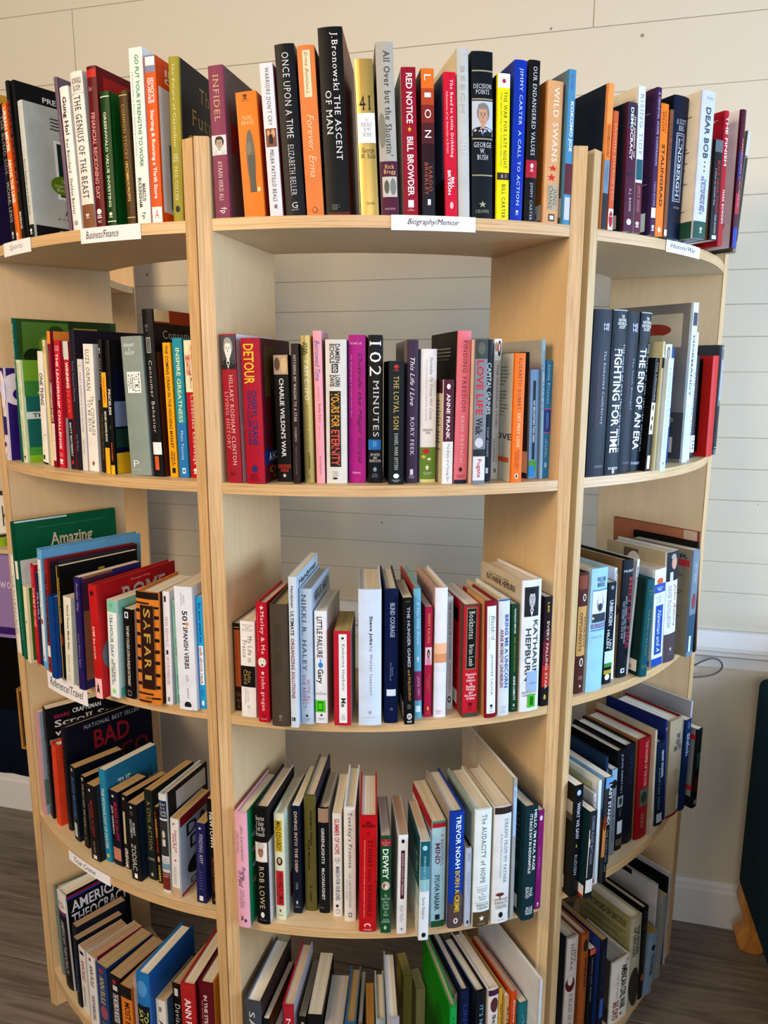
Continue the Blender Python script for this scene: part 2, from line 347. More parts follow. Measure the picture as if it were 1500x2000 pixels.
def book(w, H, d, ty, col, top, items, M, label, group, seed):
    rnd = random.Random(seed)
    t = thing('book', label, 'book', group, M)
    cs = col.split(); sc = cs[0]; rc = cs[1] if len(cs) > 1 else sc; lc = cs[2] if len(cs) > 2 else sc
    hard = ty == 'h'; tk = min(.0026, w * .16) if hard else min(.0007, w * .1)
    bul = min(.0024, w * .10) if hard else min(.0007, w * .04)
    hw = w / 2
    sy = lambda x: bul * min(1, (x / hw)) ** 2 if abs(x) <= hw else bul
    n = 8; out = [(-hw, d), (-hw, .006)] + [(-hw + w * i / n, sy(-hw + w * i / n)) for i in range(n + 1)] + [(hw, .006), (hw, d)]
    inn = [(-hw + tk, d), (-hw + tk, .007)] + [((-hw + tk) + (w - 2 * tk) * i / n, tk + bul + .0004) for i in range(n + 1)] + [(hw - tk, .007), (hw - tk, d)]
    m = len(out); vs = []
    for z in (0, H): vs += [(x, y, z) for x, y in out]
    for z in (0, H): vs += [(x, y, z) for x, y in inn]
    fs = []; fm = []
    for i in range(m - 1):
        k = 2 if i == 0 else 1 if i == m - 2 else 0
        fs.append((i, i + 1, m + i + 1, m + i)); fm.append(k)
        fs.append((2 * m + i + 1, 2 * m + i, 3 * m + i, 3 * m + i + 1)); fm.append(k)
        fs.append((m + i, m + i + 1, 3 * m + i + 1, 3 * m + i)); fm.append(k)
        fs.append((i + 1, i, 2 * m + i, 2 * m + i + 1)); fm.append(k)
    for a in (0, m - 1):
        fs.append((a, m + a, 3 * m + a, 2 * m + a)); fm.append(2 if a == 0 else 1)
    if hard and w > .012:        # boards stand proud of the pages: their inner side and rim
        pass
    cv = mesh('cover', vs, fs, t, [mat(sc, 'foil' if sc in ('c8ac68', 'a89c68') else 'jacket'), mat(rc, 'jacket'), mat(lc, 'jacket')], fm)
    ov = .0045 if hard else .0004
    pc = top or rnd.choice(['e4dccb', 'ddd2bd', 'e8e2d4', 'd8cab2'])
    px = hw - tk - .0001; py0 = tk + bul + .0006; py1 = d - ov
    # page block with a hollow or slightly waved top edge
    N = 8; vs = []; fs = []
    for j in range(N + 1):
        y = py0 + (py1 - py0) * j / N
        wv = 0 if hard else -.0002
        for (x, z) in ((-px, ov), (px, ov), (px, H - ov + wv), (-px, H - ov + wv)): vs.append((x, y, z))
    for j in range(N):
        a = j * 4
        for i in range(4): fs.append((a + i, a + (i + 1) % 4, a + 4 + (i + 1) % 4, a + 4 + i))
    fs += [(3, 2, 1, 0), (N * 4, N * 4 + 1, N * 4 + 2, N * 4 + 3)]
    mesh('page_block', vs, fs, t, [mat(pc, 'pages')])
    base = .0005 if hard else .00018
    arts = {}; first = True; lay = 0
    for it in items.split(';'):
        it = it.strip()
        if not it: continue
        p = it.split('~'); k = p[0]; face = 'S'
        if len(k) > 1: face, k = k[0], k[1]
        s, h = p[1], p[2]
        x0, x1, y0, y1 = [float(q) for q in p[3:7]] if len(p) >= 7 else (.1, .9, .1, .9)
        lay += 1; F = face_map(face, w, d, H, sy, base)(lay)
        def A(nm):
            key = (face, nm)
            if key not in arts: arts[key] = Art()
            return arts[key]
        if k in TK:
            if not s.strip(): continue
            nm = 'title' if first and face == 'S' else 'lettering'
            if face == 'S': first = False
            glyphs(F, k, s, h, x0, x1, y0, y1, A(nm))
        elif k in 'bos':
            a = Art()
            if k == 'b': rect(F, h, x0, x1, y0, y1, a)
            else: disc(F, h, x0, x1, y0, y1, a, star=k == 's')
            a.build({'b': 'printed_panel', 'o': 'printed_disc', 's': 'printed_star'}[k], t)
        elif k == 'm':
            a = A('publisher_mark'); rx = (x1 - x0)
            disc(F, h, x0, x1, y0, y0 + (y1 - y0) * .6, a, 12); rect(F, h, x0 + rx * .1, x1 - rx * .1, y0 + (y1 - y0) * .7, y0 + (y1 - y0) * .8, a, 2)
            rect(F, h, x0, x1, y0 + (y1 - y0) * .9, y1, a, 2)
        elif k == 'L':
            a = A('blurb_text'); n = max(3, int((y1 - y0) * H / .0052))
            for i in range(n):
                if rnd.random() < .1: continue
                yy = y0 + (y1 - y0) * i / n
                rect(F, h, x0 + rnd.random() * .03 * (x1 - x0), x1 - rnd.random() * .25 * (x1 - x0), yy, yy + .35 * (y1 - y0) / n, a, 1)
        elif k == 'q':
            a = A('price_sticker'); rect(F, 'e8e2d6', x0, x1, y0, y1, a, 2)
            F = face_map(face, w, d, H, sy, base + .00004)(lay)
            for i in range(9):
                xx = x0 + (x1 - x0) * (.3 + .06 * i); rect(F, '333333', xx, xx + (x1 - x0) * (.02 + .02 * (i % 2)), y0 + (y1 - y0) * .5, y0 + (y1 - y0) * .9, a, 1)
            rect(F, '777777', x0 + (x1 - x0) * .1, x0 + (x1 - x0) * .7, y0 + (y1 - y0) * .2, y0 + (y1 - y0) * .25, a, 1)
        elif k == 'p':             # small printed portrait: backdrop, shoulders, neck, head, hair, eyes, nose, mouth
            a = A('portrait'); ww = x1 - x0; hh = y1 - y0
            P = lambda l: face_map(face, w, d, H, sy, base)(lay + l * .35)
            dark = '24242a'; skin = 'c9b8ac' if h != '444' else 'b8b8b8'
            bg = {'444': '2c2c30', 'ccc': '55555a', 'b8b8bc': 'c3c6cc', 'ddd': 'd8d8d8'}.get(h, h)
            def q(fx): return x0 + ww * fx
            def r_(fy): return y0 + hh * fy
            if h == 'ddd': dark = 'cfcfcf'
            rect(P(0), bg, x0, x1, y0, y1, a)
            if h in ('ccc',): skin = 'e6e2dc'; hair = 'a8a49c'
            elif h == 'b8b8bc': skin = 'c79e84'; hair = '8b8780'
            elif h == 'ddd': skin = 'b9aa9c'; hair = '3a3030'
            else: hair = '151515'
            disc(P(1), hair, q(.22), q(.84), r_(.05), r_(.62), a, 16)
            disc(P(2), dark, q(-.0), q(1), r_(.72), r_(1.0), a, 16)
            rect(P(2), dark, q(.02), q(.98), r_(.86), r_(1.0), a)
            rect(P(3), skin, q(.42), q(.6), r_(.6), r_(.78), a, 2)
            art_v = [P(4)(q(.38), r_(.76)), P(4)(q(.64), r_(.76)), P(4)(q(.5), r_(1.0))]; a.add(art_v, [(0, 1, 2)], 'eeeeee')
            disc(P(5), skin, q(.3), q(.74), r_(.14), r_(.7), a, 16)
            disc(P(6), hair, q(.27), q(.76), r_(.06), r_(.24), a, 14)
            for ex in (.43, .6): disc(P(7), '3a2c28', q(ex - .045), q(ex + .045), r_(.375), r_(.405), a, 8)
            for ex in (.43, .6): rect(P(7), '5a4c44', q(ex - .06), q(ex + .06), r_(.335), r_(.35), a, 1)
            disc(P(7), '9a7464', q(.48), q(.55), r_(.42), r_(.5), a, 8); rect(P(7), '7c3c38', q(.44), q(.6), r_(.565), r_(.585), a, 1)
            if h == 'b8b8bc': rect(P(7), '33406a', q(.48), q(.54), r_(.8), r_(1.0), a, 1)
    for (face, nm), a in arts.items():
        par = t if face == 'S' else t
        a.build(nm, par)
    return t

# ---------------------------------------------------------------- the books: one row string per shelf, '|' separated fields
# local x, local y, yaw, width, height, depth, lean, binding, colours (spine front back), page colour, label, spine design
ROWS = [
('L', 1, r'''
-0.2278|-0.0061|-14.05|0.0411|0.2545|0.1629|4.5|h|2a2048 2b2350 111||black and purple book with stadium lights on its cover, at the outer panel|Rb~~0b0a18~0~1~.12~.45;Rb~~e5b020~.7~1~.5~.58;Rb~~8a7ac0~.5~1~.72~.8;Rb~~c8a040~0~1~0~.1;Rq~~~.6~.98~.93~.99
-0.1288|-0.0291|-8.42|0.0182|0.2211|0.1415|-1.97|p|151517||narrow black spine lettered THE BLIND SIDE|v~THE BLIND SIDE~999~.2~.8~.08~.5;v~MICHAEL LEWIS~bbb~.2~.8~.56~.85;m~~ccc~.3~.7~.92~.97
-0.104|-0.0359|-7.33|0.0146|0.2173|0.1391|-3.36|p|e87a28||narrow orange spine, ABOVE THE LINE|V~URBAN MEYER~fff~.15~.85~.03~.35;V~ABOVE THE LINE~fff~.15~.85~.4~.72;v~WITH WAYNE COFFEY~222~.2~.45~.75~.93;m~~fff~.3~.7~.94~.99
-0.0889|-0.0361|-6.55|0.01|0.2492|0.101|-3.38|h|23201f 2a2826||thin dark jacket with red lettering EVERY DAY|V~STORY EVERY DAY~b02a35~.15~.85~.12~.7;V~MARRAGE~ddd~.2~.8~.82~.93
-0.0772|-0.0355|-6.21|0.0093|0.2468|0.17|-2.22|h|161616 1b1b1d||black hardback with PREFACE BY on its cover|RH~PREFACE BY~ddd~.25~.75~.06~.095;Rh~FOREWORD BY BECE ~bbb~.2~.75~.12~.14
-0.0622|-0.0367|-5.68|0.0159|0.2128|0.1362|-2.11|h|c9cdc8 c3c8c3||pale grey hardback showing a green round seal on its cover|v~Another Season~eee~.3~.75~.02~.36;v~Gene Stallings and Sally Cook~444~.3~.7~.42~.83;b~~17181a~0~1~.9~1;m~~fff~.3~.7~.93~.97;Rb~~17181a~0~1~.9~1;Rb~~eee~.33~.8~.24~.68;Rb~~0f3a38~.37~.8~.26~.66;Ro~~6f8a1c~.25~.62~.5~.65;Rh~The/Inspirational/Bestseller~e8f0c0~.3~.57~.53~.62;Rh~Another~222~.4~.9~.75~.8;Rh~A COACH'S STORY~333~.3~.9~.82~.84;Rh~Gene Stallings~ddd~.3~.95~.92~.96;RL~~444~.3~.7~.08~.18
0.0444|-0.038|4.39|0.0068|0.2268|0.13|-2.64|h|7a6577 8a7486||dusty purple book rising between the grey and white ones|Rb~~a895a4~.2~.8~.02~.12
0.06|-0.037|5.13|0.019|0.2102|0.1167|-2.63|h|ece9e6 f0eeec||white hardback lettered Gung Ho! in dark plum|V~Gung Ho!~5a1030~.2~.75~.07~.33;v~Ken Blanchard . Sheldon Bowles~223~.25~.6~.36~.88;Rb~~c81020~.15~.9~.4~.56;v~WM~444~.2~.7~.93~.96
0.0868|-0.0345|6.86|0.0253|0.2261|0.1447|-2.07|h|e9e4e0 e4ded8||cream jacket fading to brown, THE GENIUS OF THE BEAST|h~HOWARD/BLOOM~333~.15~.9~.04~.12;v~THE GENIUS OF THE BEAST~444~.25~.75~.15~.8;b~~8a5c3c~0~1~.84~1;m~~dcc~.35~.65~.9~.93;b~~d8d8d4~.0~1~.13~.135
0.1129|-0.0331|7.73|0.0189|0.2279|0.1458|0.0|h|6e1622 7c1a22||tall dark red hardback, FINANCIAL RECKONING DAY|b~~c02a2a~0~1~.02~.07;h~Bonner~caa~.2~.6~.12~.15;V~FINANCIAL RECKONING DAY~e0a0a0~.3~.7~.28~.82;m~~eee~.25~.75~.88~.94;h~WILEY~eee~.3~.7~.955~.97;Rb~~b01c20~.06~.9~.05~.5
0.1336|-0.028|8.64|0.0172|0.1909|0.1222|0.0|h|174f22 1b6a2a||green cloth hardback with a white rule at each end, VALUE INVESTING|b~~e8f0e0~0~1~.035~.042;b~~e8f0e0~0~1~.955~.962;V~GREENWALD VALUE INVESTING~d8e4c8~.35~.65~.15~.85;m~~e0e8d0~.3~.7~.89~.93
0.1706|-0.0207|12.91|0.0147|0.1872|0.1198|-1.02|h|5a4220 2a2218||narrow brown and gold hardback beside the green one|b~~d8c890~0~1~.03~.036;b~~d8c890~0~1~.94~.946;v~COMMON STOCKS~c8a860~.3~.65~.1~.5;V~UNCOMMON PROFITS~e0c070~.3~.65~.52~.82
0.1933|-0.0155|14.5|0.0228|0.2417|0.1383|0.0|p|e6ebe8 e8ecec||tall white spine, GO PUT YOUR STRENGTHS TO WORK|V~GO PUT YOUR STRENGTHS TO WORK~1a8a52~.42~.7~.04~.67;v~6 Powerful Steps to Achieve Outstanding Performance~445~.12~.24~.13~.6;V~MARCUS/BUCKINGHAM~333~.2~.75~.73~.9;v~fp~222~.35~.65~.93~.97
0.2159|-0.0095|15.38|0.0173|0.2289|0.1465|0.0|p|ee6418 e8e4ec||orange guide to running a thrift store, grey photo cover|b~~8a90a8~0~1~0~.1;b~~eee~.05~.95~.01~.06;V~IDIOT'S/GUIDES~fff~.2~.8~.13~.28;V~Starting & Running a Thrift Store~fff~.25~.7~.32~.85;b~~eee~0~1~.9~1;h~A~c44~.3~.7~.92~.97;Rb~~ee6418~0~1~0~.17;RH~IDIOT'S/GUIDES~fff~.12~.9~.05~.14;Rh~Sta~222~.3~1~.24~.32;Rh~a~222~.4~.7~.36~.42;Rb~~6a7aa0~.15~1~.5~.9;Rb~~ee6418~0~1~.93~1;Ro~~ee6418~.3~.9~.8~.9
0.2489|0.0009|18.2|0.016|0.2234|0.143|0.85|h|a8a040 101a2c||olive spine with a navy cover, The Future of Capitalism|v~The Future of Capitalism~e8e4b0~.25~.65~.04~.54;h~FACING/THE NEW/ANXIETIES~f0f0d0~.15~.8~.58~.63;v~PAUL COLLIER~e8e4b0~.3~.65~.66~.87;o~~101a2c~.3~.7~.9~.94;Rh~The~c8b070~.4~.72~.1~.19;Rh~Future~c8b070~.22~.95~.26~.36;Rh~Capitalism~c8b070~.12~1.0~.43~.55
'''),
('C', 1, r'''
-0.2484|-0.003|-19.23|0.0228|0.202|0.1293|-1.21|p|8c3f60 6b5a58||plum spine with a pale face panel, INFIDEL|v~INFIDEL~d0b090~.3~.68~.06~.36;p~~ddd~0~1~.45~.58;v~AYAAN HIRSI ALI~e8d0d8~.35~.65~.62~.88;v~fp~fff~.3~.8~.93~.97;Rb~~8a2018~.1~1~.35~.55;Ro~~7a3a60~.2~.9~.3~.75
-0.202|-0.0133|-14.88|0.0304|0.1659|0.1062|-3.01|p|e08a30 b03818||worn orange paperback with a burnt grey hand drawn down its spine|h~PURE/BRAVE~f8d8a8~.2~.8~.19~.26;o~~7a756a~.32~.75~.3~.75;b~~6a655a~.4~.7~.5~.8;o~~8a8474~.3~.6~.4~.5;o~~f0d8b0~.75~.9~.76~.8;m~~6a3a10~.35~.55~.02~.06;h~Ballantine~6a3a10~.3~.65~.065~.075
-0.1705|-0.0208|-11.42|0.0182|0.2008|0.1285|-3.01|p|dfe0e6 c4382c||white spine with a small sepia photo, WARRIORS DON'T CRY|v~WARRIORS DON'T CRY~333~.38~.7~.03~.4;b~~8a5c44~.1~.95~.42~.54;o~~d8a880~.2~.45~.43~.47;o~~d8a880~.55~.85~.425~.48;b~~2a1a20~.35~.65~.46~.52;v~MELBA PATTILLO BEALS~333~.35~.65~.56~.9;V~W~111~.35~.65~.92~.95
-0.143|-0.0263|-9.74|0.0273|0.2234|0.114|-3.22|h|1f2027 25262e||dark charcoal hardback, ONCE UPON A TIME|v~ONCE UPON A TIME~ddd~.35~.7~.05~.54;v~ELIZABETH BELLER~ccc~.35~.65~.58~.88;h~G~ddd~.35~.65~.92~.955;h~GALLERY~bbb~.3~.7~.96~.97
-0.115|-0.0309|-9.01|0.0241|0.2207|0.1412|-2.91|h|e08c50 6a2c20||tall peach jacket with a cream author strip at its top|b~~f0d8b8~.3~.75~.03~.3;i~Erma Bombeck~444~.42~.62~.04~.28;i~Forever, Erma~f4d8b8~.3~.75~.4~.77;o~~222~.35~.65~.95~.985;o~~e08c50~.38~.62~.953~.982
-0.0825|-0.0349|-7.92|0.0336|0.2424|0.1551|-2.39|h|17181b 8a2a1a||tallest black hardback of the biography shelf, THE ASCENT OF MAN|v~J.Bronowski THE ASCENT~eee~.48~.8~.03~.7;v~OF MAN~eee~.2~.45~.33~.56;v~Little, Brown~999~.2~.6~.94~.97;b~~6a241a~0~1~.985~1
-0.0374|-0.0383|-2.44|0.0249|0.2027|0.1177|-2.62|h|c8ac68 e8e8ea 1a1a1c||shiny gold hardback with a white band and the number 41|h~41~222~.15~.8~.23~.32;b~~eee~0~1~.34~.53;h~A/PORTRAIT/OF MY/FATHER~444~.2~.85~.37~.49;h~George/W. Bush~444~.1~.95~.56~.63;h~CROWN~644~.3~.8~.915~.93
-0.0087|-0.0392|-1.03|0.0243|0.2245|0.1437|-2.51|h|b5b2aa c0bdb6 5a1c2c||grey jacket over a maroon base, All Over but the Shoutin'|v~All Over but the Shoutin'~333~.42~.78~.05~.65;o~~8a8a7e~0~.4~.4~.6;b~~5c1c40~0~1~.68~1;h~Rick/Bragg~e8c890~.2~.9~.7~.76;b~~c8c4ba~.1~.95~.77~.89;o~~6a6a62~.2~.5~.79~.87;o~~8a8a82~.55~.9~.78~.88;h~PANTHEON~dbb~.2~.8~.955~.967
0.0211|-0.0389|1.59|0.02|0.1938|0.124|-1.82|p|9c1c38 9c1c38 d5cec0||crimson spine with a small yellow star, RED NOTICE|V~RED NOTICE~f4ecec~.3~.75~.04~.37;s~~f0c030~.35~.65~.39~.43;V~BILL BROWDER~f4ecec~.3~.75~.46~.86;b~~eee~.3~.7~.89~.94;h~SIMON/PAPERBACKS~ecc~.25~.75~.95~.965
0.0467|-0.0378|3.51|0.0183|0.1932|0.1237|-1.59|p|3a1c24 3a1c24 6a3424||sunset orange fading to black spine with wide spaced letters L I O N|b~~dc7a28~0~1~0~.13;b~~b85028~0~1~.13~.24;b~~8a3028~0~1~.24~.36;b~~5a2228~0~1~.36~.5;b~~22202c~0~1~.62~1;v~L~fff~.25~.75~.04~.08;v~I~fff~.25~.75~.16~.19;v~O~fff~.25~.75~.27~.33;v~N~fff~.25~.75~.41~.46;v~SAROO/BRIERLEY~c86848~.2~.8~.63~.85;b~~ddd~.4~.65~.88~.92
0.0799|-0.0352|8.1|0.0174|0.1903|0.1218|-2.14|p|d02040 d02040 4a5878||bright red spine beside a slate blue back cover, travels in Britain|v~The Road to Little Dribbling~fff~.45~.75~.05~.58;v~Adventures of an American in Britain~fcc~.15~.35~.13~.55;V~BILL/BRYSON~fff~.2~.75~.67~.84;o~~fbb~.35~.65~.89~.94;Lq~~~.55~.95~.82~.96;Lb~~2a1c1c~0~1~.72~1
0.0988|-0.0313|8.5|0.017|0.2221|0.1421|-2.03|h|c6c5c0 c6c5c0 ddcfae||pale grey untitled looking jacket with faint raised letters|v~BEECH~b4b4b0~.3~.65~.1~.37;v~CREEK~dcdcd8~.3~.7~.5~.62
0.1259|-0.0292|9.21|0.0313|0.2202|0.1407|-1.68|h|151c26 151c26||thick navy hardback with a portrait of a suited man, DECISION POINTS|b~~a8a080~0~1~.11~.118;h~DECISION/POINTS~ddd~.08~.92~.19~.25;b~~a8a080~0~1~.275~.283;p~~b8b8bc~0~1~.29~.5;b~~a8a080~0~1~.51~.518;h~GEORGE/W./BUSH~ddd~.08~.92~.535~.64;b~~a8a080~0~1~.73~.738;s~~a8a890~.3~.68~.89~.935;h~CROWN~a8a890~.15~.8~.945~.965
0.156|-0.025|11.14|0.0185|0.1945|0.1245|-1.23|p|f2e414 f2e414 101012||bright yellow spine, THE WAR FOR LATE NIGHT|b~~f4f2ec~0~1~0~.095;o~~b03040~.35~.65~.035~.065;v~THE WAR FOR LATE NIGHT~334~.5~.78~.12~.64;v~WHEN LENO WENT EARLY AND TELEVISION WENT CRAZY~4a7a5a~.22~.36~.13~.63;b~~3a3038~0~1~.67~.72;o~~a08878~.3~.5~.68~.71;o~~806060~.6~.85~.675~.71;v~BILL CARTER~334~.4~.7~.75~.99
0.1776|-0.0192|12.19|0.0192|0.2155|0.1379|0.0|h|1440b0 1440b0 1a3c9c||royal blue hardback, A CALL TO ACTION|v~JIMMY CARTER  A CALL TO ACTION~d8e4f4~.35~.68~.05~.9;m~~b8ccec~.4~.65~.93~.96
0.1992|-0.0144|12.99|0.0178|0.2178|0.1394|-0.14|h|17181c||black hardback with a red square, OUR ENDANGERED VALUES|v~OUR ENDANGERED VALUES~e0dcd8~.35~.7~.04~.58;b~~b02038~0~1~.61~.72;m~~ecc~.35~.65~.63~.68;v~JIMMY CARTER~c8c4c4~.35~.65~.75~.99
0.2332|-0.004|17.16|0.0257|0.1955|0.1251|0.0|p|d8a878 d8a878 b87838||tan paperback with red brush marks, WILD SWANS|v~WILD SWANS~f4ece0~.4~.75~.04~.56;s~~c83828~.2~.85~.58~.63;s~~c83828~.15~.75~.64~.7;b~~b4a890~.25~.9~.72~.9;v~JUNG/CHANG~443~.3~.85~.73~.89;b~~333~.35~.75~.93~.98;b~~ddd~.42~.68~.94~.97;Lq~~~.55~.98~.86~.97;Lo~~3a2a18~.1~.3~.07~.1
0.258|-0.0016|19.22|0.0122|0.2121|0.1194|-0.0|p|5a94b8 5a94b8 76868c||thin blue spine above a grey back cover full of small print, KOKOMO JOE|v~Christgau~8a2038~.3~.65~.03~.13;V~KOKOMO JOE~fff~.25~.8~.2~.52;b~~6a2838~0~1~.6~.8;b~~c8c8d4~.1~.9~.82~.97;LL~~44505a~.1~.9~.05~.75;Lq~~~.5~.98~.82~.95
'''),
('R', 1, r'''
-0.2575|-0.0055|-19.13|0.0107|0.2064|0.1321|0.52|p|e8a05c 26303a 26303a||peach, grey and slate striped spine behind the first post of the history shelf|b~~e88838~0~1~.27~.52;V~UNCOMFORTABLE/CONVERSATIONS~333~.2~.7~.28~.5;b~~7890a4~0~1~.52~.75;v~EMMANUEL/ACHO~334~.25~.7~.56~.7;b~~26303a~0~1~.75~1
-0.2437|-0.0096|-18.44|0.0099|0.1702|0.1089|0.0|p|cc6a40||orange red spine with an ornate badge at its foot|v~JASMIN DISRUPTED~f0b898~.3~.7~.1~.75;b~~eee~0~1~.82~1;o~~b02030~.08~.92~.84~.98;o~~f4e8e0~.2~.8~.88~.885
-0.2115|-0.0238|-17.65|0.0197|0.1857|0.1188|-1.68|p|5c2440 5c2440 2e3440||dusky maroon and blue paperback, THE ARSENAL OF DEMOCRACY|b~~3c3448~0~1~0~.2;V~DEMOCRACY~f4ecec~.3~.6~.04~.44;V~THE ARSENAL OF~e8dcdc~.68~.85~.1~.42;b~~2a2434~.1~.9~.54~.56;v~A.J. BAIME~e8c8d0~.35~.65~.66~.84;o~~e8d8e0~.25~.75~.9~.95;LL~~78808c~.2~.9~.04~.7;Lq~~~.2~.9~.86~.97
-0.1889|-0.0274|-17.1|0.0147|0.2129|0.1363|-1.86|p|dfe0e2 dfe0e2 e4dac4||white over maroon jacket, RISING TIDE|v~RISING TIDE~8a98a8~.3~.75~.05~.46;b~~28606c~.05~.95~.49~.63;b~~6c1c34~0~1~.65~1;v~LEWIS M. HODGES~c89098~.3~.7~.67~.85;m~~eee~.2~.7~.92~.96;LH~CRAZE~c8a8a8~.5~1~.08~.1
-0.1574|-0.0383|-16.33|0.0099|0.2172|0.139|-1.15|p|4c2c58 4c2c58 4a2a48||thin purple spine, A MEDIEVAL HOME COMPANION|v~A MEDIEVAL HOME COMPANION~d4c8e0~.3~.7~.03~.52;v~TANIA BAYARD~c0a8cc~.3~.7~.63~.8;b~~e4dcc8~0~1~.81~.88;m~~fff~.2~.8~.93~.97;Lb~~c8bcc8~.15~.95~.16~.163;Lb~~c8bcc8~.15~.95~.64~.643;Lq~~~.15~.95~.84~.97
-0.1392|-0.041|-15.46|0.0176|0.1974|0.1262|-1.38|p|f08828||bright orange paperback, STALINGRAD in black|v~ANTONY/BEEVOR~6a3818~.2~.8~.05~.22;V~STALINGRAD~2a1808~.3~.68~.3~.77;o~~f8e0c0~.3~.7~.93~.97
-0.1256|-0.0456|-15.25|0.0079|0.1914|0.1225|-0.88|h|8c5c40 a87850||narrow brown spine between STALINGRAD and a navy hardback|v~THE BEST~6a3c28~.3~.7~.1~.4;b~~eee~.1~.9~.94~.99
-0.102|-0.0488|-14.97|0.0356|0.2167|0.1387|0.0|h|18213c 18213c 141a2c||thick navy hardback with rounded spine and a long silver lined frame|h~A SCOTT/BERG~c8d0dc~.2~.85~.16~.24;b~~c0c8d8~.24~.78~.255~.735;b~~18213c~.27~.75~.26~.73;b~~c0c8d8~.31~.71~.27~.72;b~~18213c~.33~.69~.274~.716;V~LINDBERGH~d8e0ec~.4~.62~.29~.7;h~PUTNAM~a8b4c8~.35~.75~.77~.785
-0.0734|-0.0809|-14.94|0.0321|0.2233|0.1429|-0.22|h|ccd0de ccd0de e0d8c8||white and green jacket with big letters DEAR BOB|h~Robert~889~.3~.8~.04~.055;V~DEAR BOB~465a60~.28~.65~.11~.45;o~~334~.4~.5~.47~.48;o~~334~.4~.5~.5~.51;o~~334~.4~.5~.53~.54;V~Correspondence with/the G.I.s of World War II~446~.3~.7~.57~.83;b~~2c5a4a~0~1~.88~1;m~~cdc~.4~.6~.92~.96;LL~~8a8478~.15~.9~.06~.85;Lb~~2c5a4a~.6~1~.88~1
-0.0419|-0.0917|-13.49|0.0198|0.1549|0.0991|-1.53|p|1a1a1c 1a1a1c a06a40||small black paperback with red letters, BLACK HAWK DOWN|b~~6a7074~0~1~0~.12;V~BLACK HAWK DOWN~b02430~.4~.75~.2~.72;v~A STORY OF MODERN WAR~ccc~.15~.3~.28~.65;v~MARK BOWDEN~ccc~.4~.65~.74~.93;b~~ccc~.2~.8~.95~.99
0.0199|-0.0802|-11.98|0.0134|0.2149|0.1375|-2.63|h|b81c2c b81c2c c01c28||shiny red jacket behind the small black paperback, THE FINISH|V~THE FINISH~f4e8e8~.25~.8~.04~.4;v~MARK BOWDEN~fff~.3~.75~.58~.83;LH~read for/with/and~fcc~.3~.95~.05~.12
0.0572|-0.0908|-11.06|0.0131|0.2245|0.1437|-0.69|h|5a2438 5a2438 e4e0e2||white backed jacket with a large black block on its back cover|b~~2c3c78~0~1~.3~.5;b~~b03848~0~1~.6~.75;b~~3848a0~0~1~.85~1;V~AMERICAN CRUSADE~d08088~.3~.7~.2~.7;Lb~~201c1c~.1~.75~.04~.64;LH~an/ild/se/and~a88~.5~.9~.68~.85
0.113|-0.072|-9.69|0.0103|0.2103|0.1346|4.5|p|8a7c68 8a7c68 6c6458||creased silver grey book leaning out at the end panel|b~~c4c4c0~0~1~0~.2;b~~3a3430~.2~1~.22~.9;Lb~~b8b8b0~0~1~0~.22;Lb~~2a2422~0~1~.3~.9
'''),
